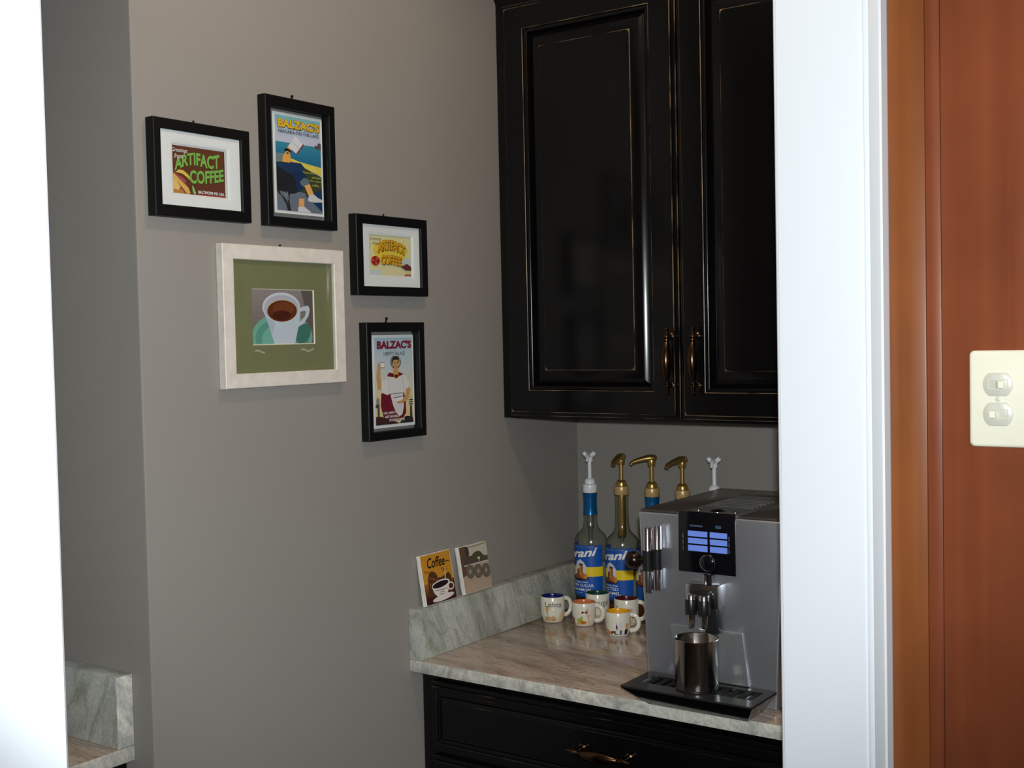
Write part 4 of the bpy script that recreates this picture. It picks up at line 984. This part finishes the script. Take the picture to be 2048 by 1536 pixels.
kb.lathe([(.0062, .008), (.0062, .024)], 16, (.4965, MF-.018, 1.1525), axis='x')
kb.build('steam_knob', 'amber_dark', wd)
# splash plate behind the cup
hexa(MB(), [(MX-.058, MF-.0055, .9545), (MX+.073, MF-.0055, .9545), (MX+.073, MF-.0003, .9545), (MX-.058, MF-.0003, .9545)],
     [(MX-.074, MF-.0035, 1.0425), (MX+.062, MF-.0035, 1.0425), (MX+.062, MF-.0003, 1.0425), (MX-.074, MF-.0003, 1.0425)], 0.0006).build('splash_plate', 'plate_metal', mc)
# drip tray: black dish flaring upwards with a satin rim and dark grille slots
TX0, TX1, TY0 = .5135, .7555, -.690
tr = hexa(MB(), [(.545, -.648, COUNTER+.0008), (.729, -.648, COUNTER+.0008), (.729, MF-.001, COUNTER+.0008), (.548, MF-.001, COUNTER+.0008)],
          [(TX0, TY0, .9500), (TX1, TY0, .9500), (TX1, MF-.001, .9500), (TX0, MF-.001, .9500)], 0.0012).build('drip_tray', 'gloss_black', mc)
w = MB()
for x0, x1, y0, y1 in ((TX0+.001, TX1-.001, TY0+.001, -.655), (TX0+.001, TX1-.001, -.607, MF-.002), (TX0+.001, .5335, -.655, -.607), (.7395, TX1-.001, -.655, -.607)):
    w.box(x0, x1, y0, y1, .9501, .9530)
w.build('tray_rim', 'tray_rim', tr)
for i in range(11):
    x = .5415+.0186*i; MB().box(x, x+.0105, -.6545, -.6075, .9501, .9519).build('grille_bar', 'grille_black', tr)

# steel cup on the tray
cu = thing('milk_cup', (MX, -.637, .9531), 'brushed stainless steel cup standing on the coffee machine tray', 'cup')
R_ = .0370
MB().lathe([(.0010, .9532), (R_*.93, .9532), (R_*.98, .9545), (R_, .9575), (R_, 1.0370), (R_+.0006, 1.0380), (R_+.0002, 1.0387), (R_-.0010, 1.0375), (R_-.0012, .9585), (R_*.92, .9555), (.0010, .9552)], 56, (MX, -.637, 0)).build('cup_wall', 'steel', cu, angle=50)

# ================================================================== CHERRY PANELLING AND SWITCH ON THE RIGHT
PY = -0.9303
cp_ = thing('wood_panelling', (1.45, -0.935, 0), 'tall reddish cherry wood panelling right of the white door casing', 'panelling')
MB().box(1.0622, 1.1070, PY-.0100, PY, 0.0005, CEIL-.004, .0008).build('stile', 'cherry_stile', cp_)
MB().box(1.1072, 1.1248, PY-.0070, PY, 0.0005, CEIL-.004, .0006).build('inner_strip', 'cherry_panel', cp_)
MB().box(1.1260, 1.9000, PY-.0100, PY, 0.0005, CEIL-.004, .0012).build('panel', 'cherry_panel', cp_)
sy = PY-.0101
sw = thing('switch_plate', (1.2155, sy, 1.405), 'ivory double switch plate with two sideways toggles at right edge', 'switch')
px0, px1, pz0, pz1 = 1.1590, 1.2880, 1.4060, 1.5215
def rrect(x0, x1, z0, z1, r, n=5):
    p = []
    for cx_, cz_, a0 in ((x1-r, z0+r, -90), (x1-r, z1-r, 0), (x0+r, z1-r, 90), (x0+r, z0+r, 180)):
        for i in range(n+1):
            an = math.radians(a0+90*i/n); p.append((cx_+r*math.cos(an), cz_+r*math.sin(an)))
    return p
w = MB(); loops = [(0, 0), (0, .0022), (.0012, .0042), (.0035, .0052)]; V = []
for ins, d in loops: V += [(x, sy-d, z) for x, z in rrect(px0+ins, px1-ins, pz0+ins, pz1-ins, .0060)]
k = 24; F = [(j*k+i, j*k+(i+1) % k, (j+1)*k+(i+1) % k, (j+1)*k+i) for j in range(3) for i in range(k)]+[list(range(k))[::-1], list(range(3*k, 4*k))]
w.add(V, F, 0, True); w.build('cover_plate', 'ivory', sw, angle=50)
def yoke(cx_, cz_):
    p = []
    for i in range(40):
        an = 2*math.pi*i/40; p.append((cx_+.0172*math.cos(an), cz_+max(-.0140, min(.0140, .0172*math.sin(an)))))
    mb = MB(); V = []
    for s_, d in ((1, .0050), (1, .0060), (.95, .0066)): V += [(cx_+(x-cx_)*s_, sy-d, cz_+(z-cz_)*s_) for x, z in p]
    mb.add(V, [(j*40+i, j*40+(i+1) % 40, (j+1)*40+(i+1) % 40, (j+1)*40+i) for j in range(2) for i in range(40)]+[list(range(80, 120))], 0, True)
    return mb.build('switch_body', 'ivory_grey', sw, angle=40)
for gx in (1.1925, 1.2560):
    for cz_, side in ((1.4810, 1), (1.4455, -1)):
        y_ = yoke(gx, cz_)
        fr_ = MB()
        for a_, b_, c_, d_ in ((-.0115, .0115, -.0062, -.0052), (-.0115, .0115, .0052, .0062), (-.0115, -.0105, -.0052, .0052), (.0105, .0115, -.0052, .0052)):
            fr_.box(gx+a_, gx+b_, sy-.0074, sy-.0067, cz_+c_, cz_+d_)
        fr_.build('toggle_frame', 'ivory_grey', y_)
        tg = hexa(MB(), [(gx-.0025, sy-.0067, cz_-.0045), (gx+.0025+side*.004, sy-.0067, cz_-.0045), (gx+.0025+side*.004, sy-.0067, cz_+.0045), (gx-.0025, sy-.0067, cz_+.0045)],
                  [(gx+side*.0050-.003, sy-.0150, cz_-.0040), (gx+side*.0050+.003, sy-.0150, cz_-.0040), (gx+side*.0050+.003, sy-.0150, cz_+.0040), (gx+side*.0050-.003, sy-.0150, cz_+.0040)], .0006)
        tg.build('toggle', 'ivory', y_)
    MB().lathe([(.0032, sy-.0050), (.0030, sy-.0062), (.0005, sy-.0066)], 16, (gx, 0, 1.46325), axis='y').build('plate_screw', 'ivory_grey', sw)
MATS.pop('glaze', None)
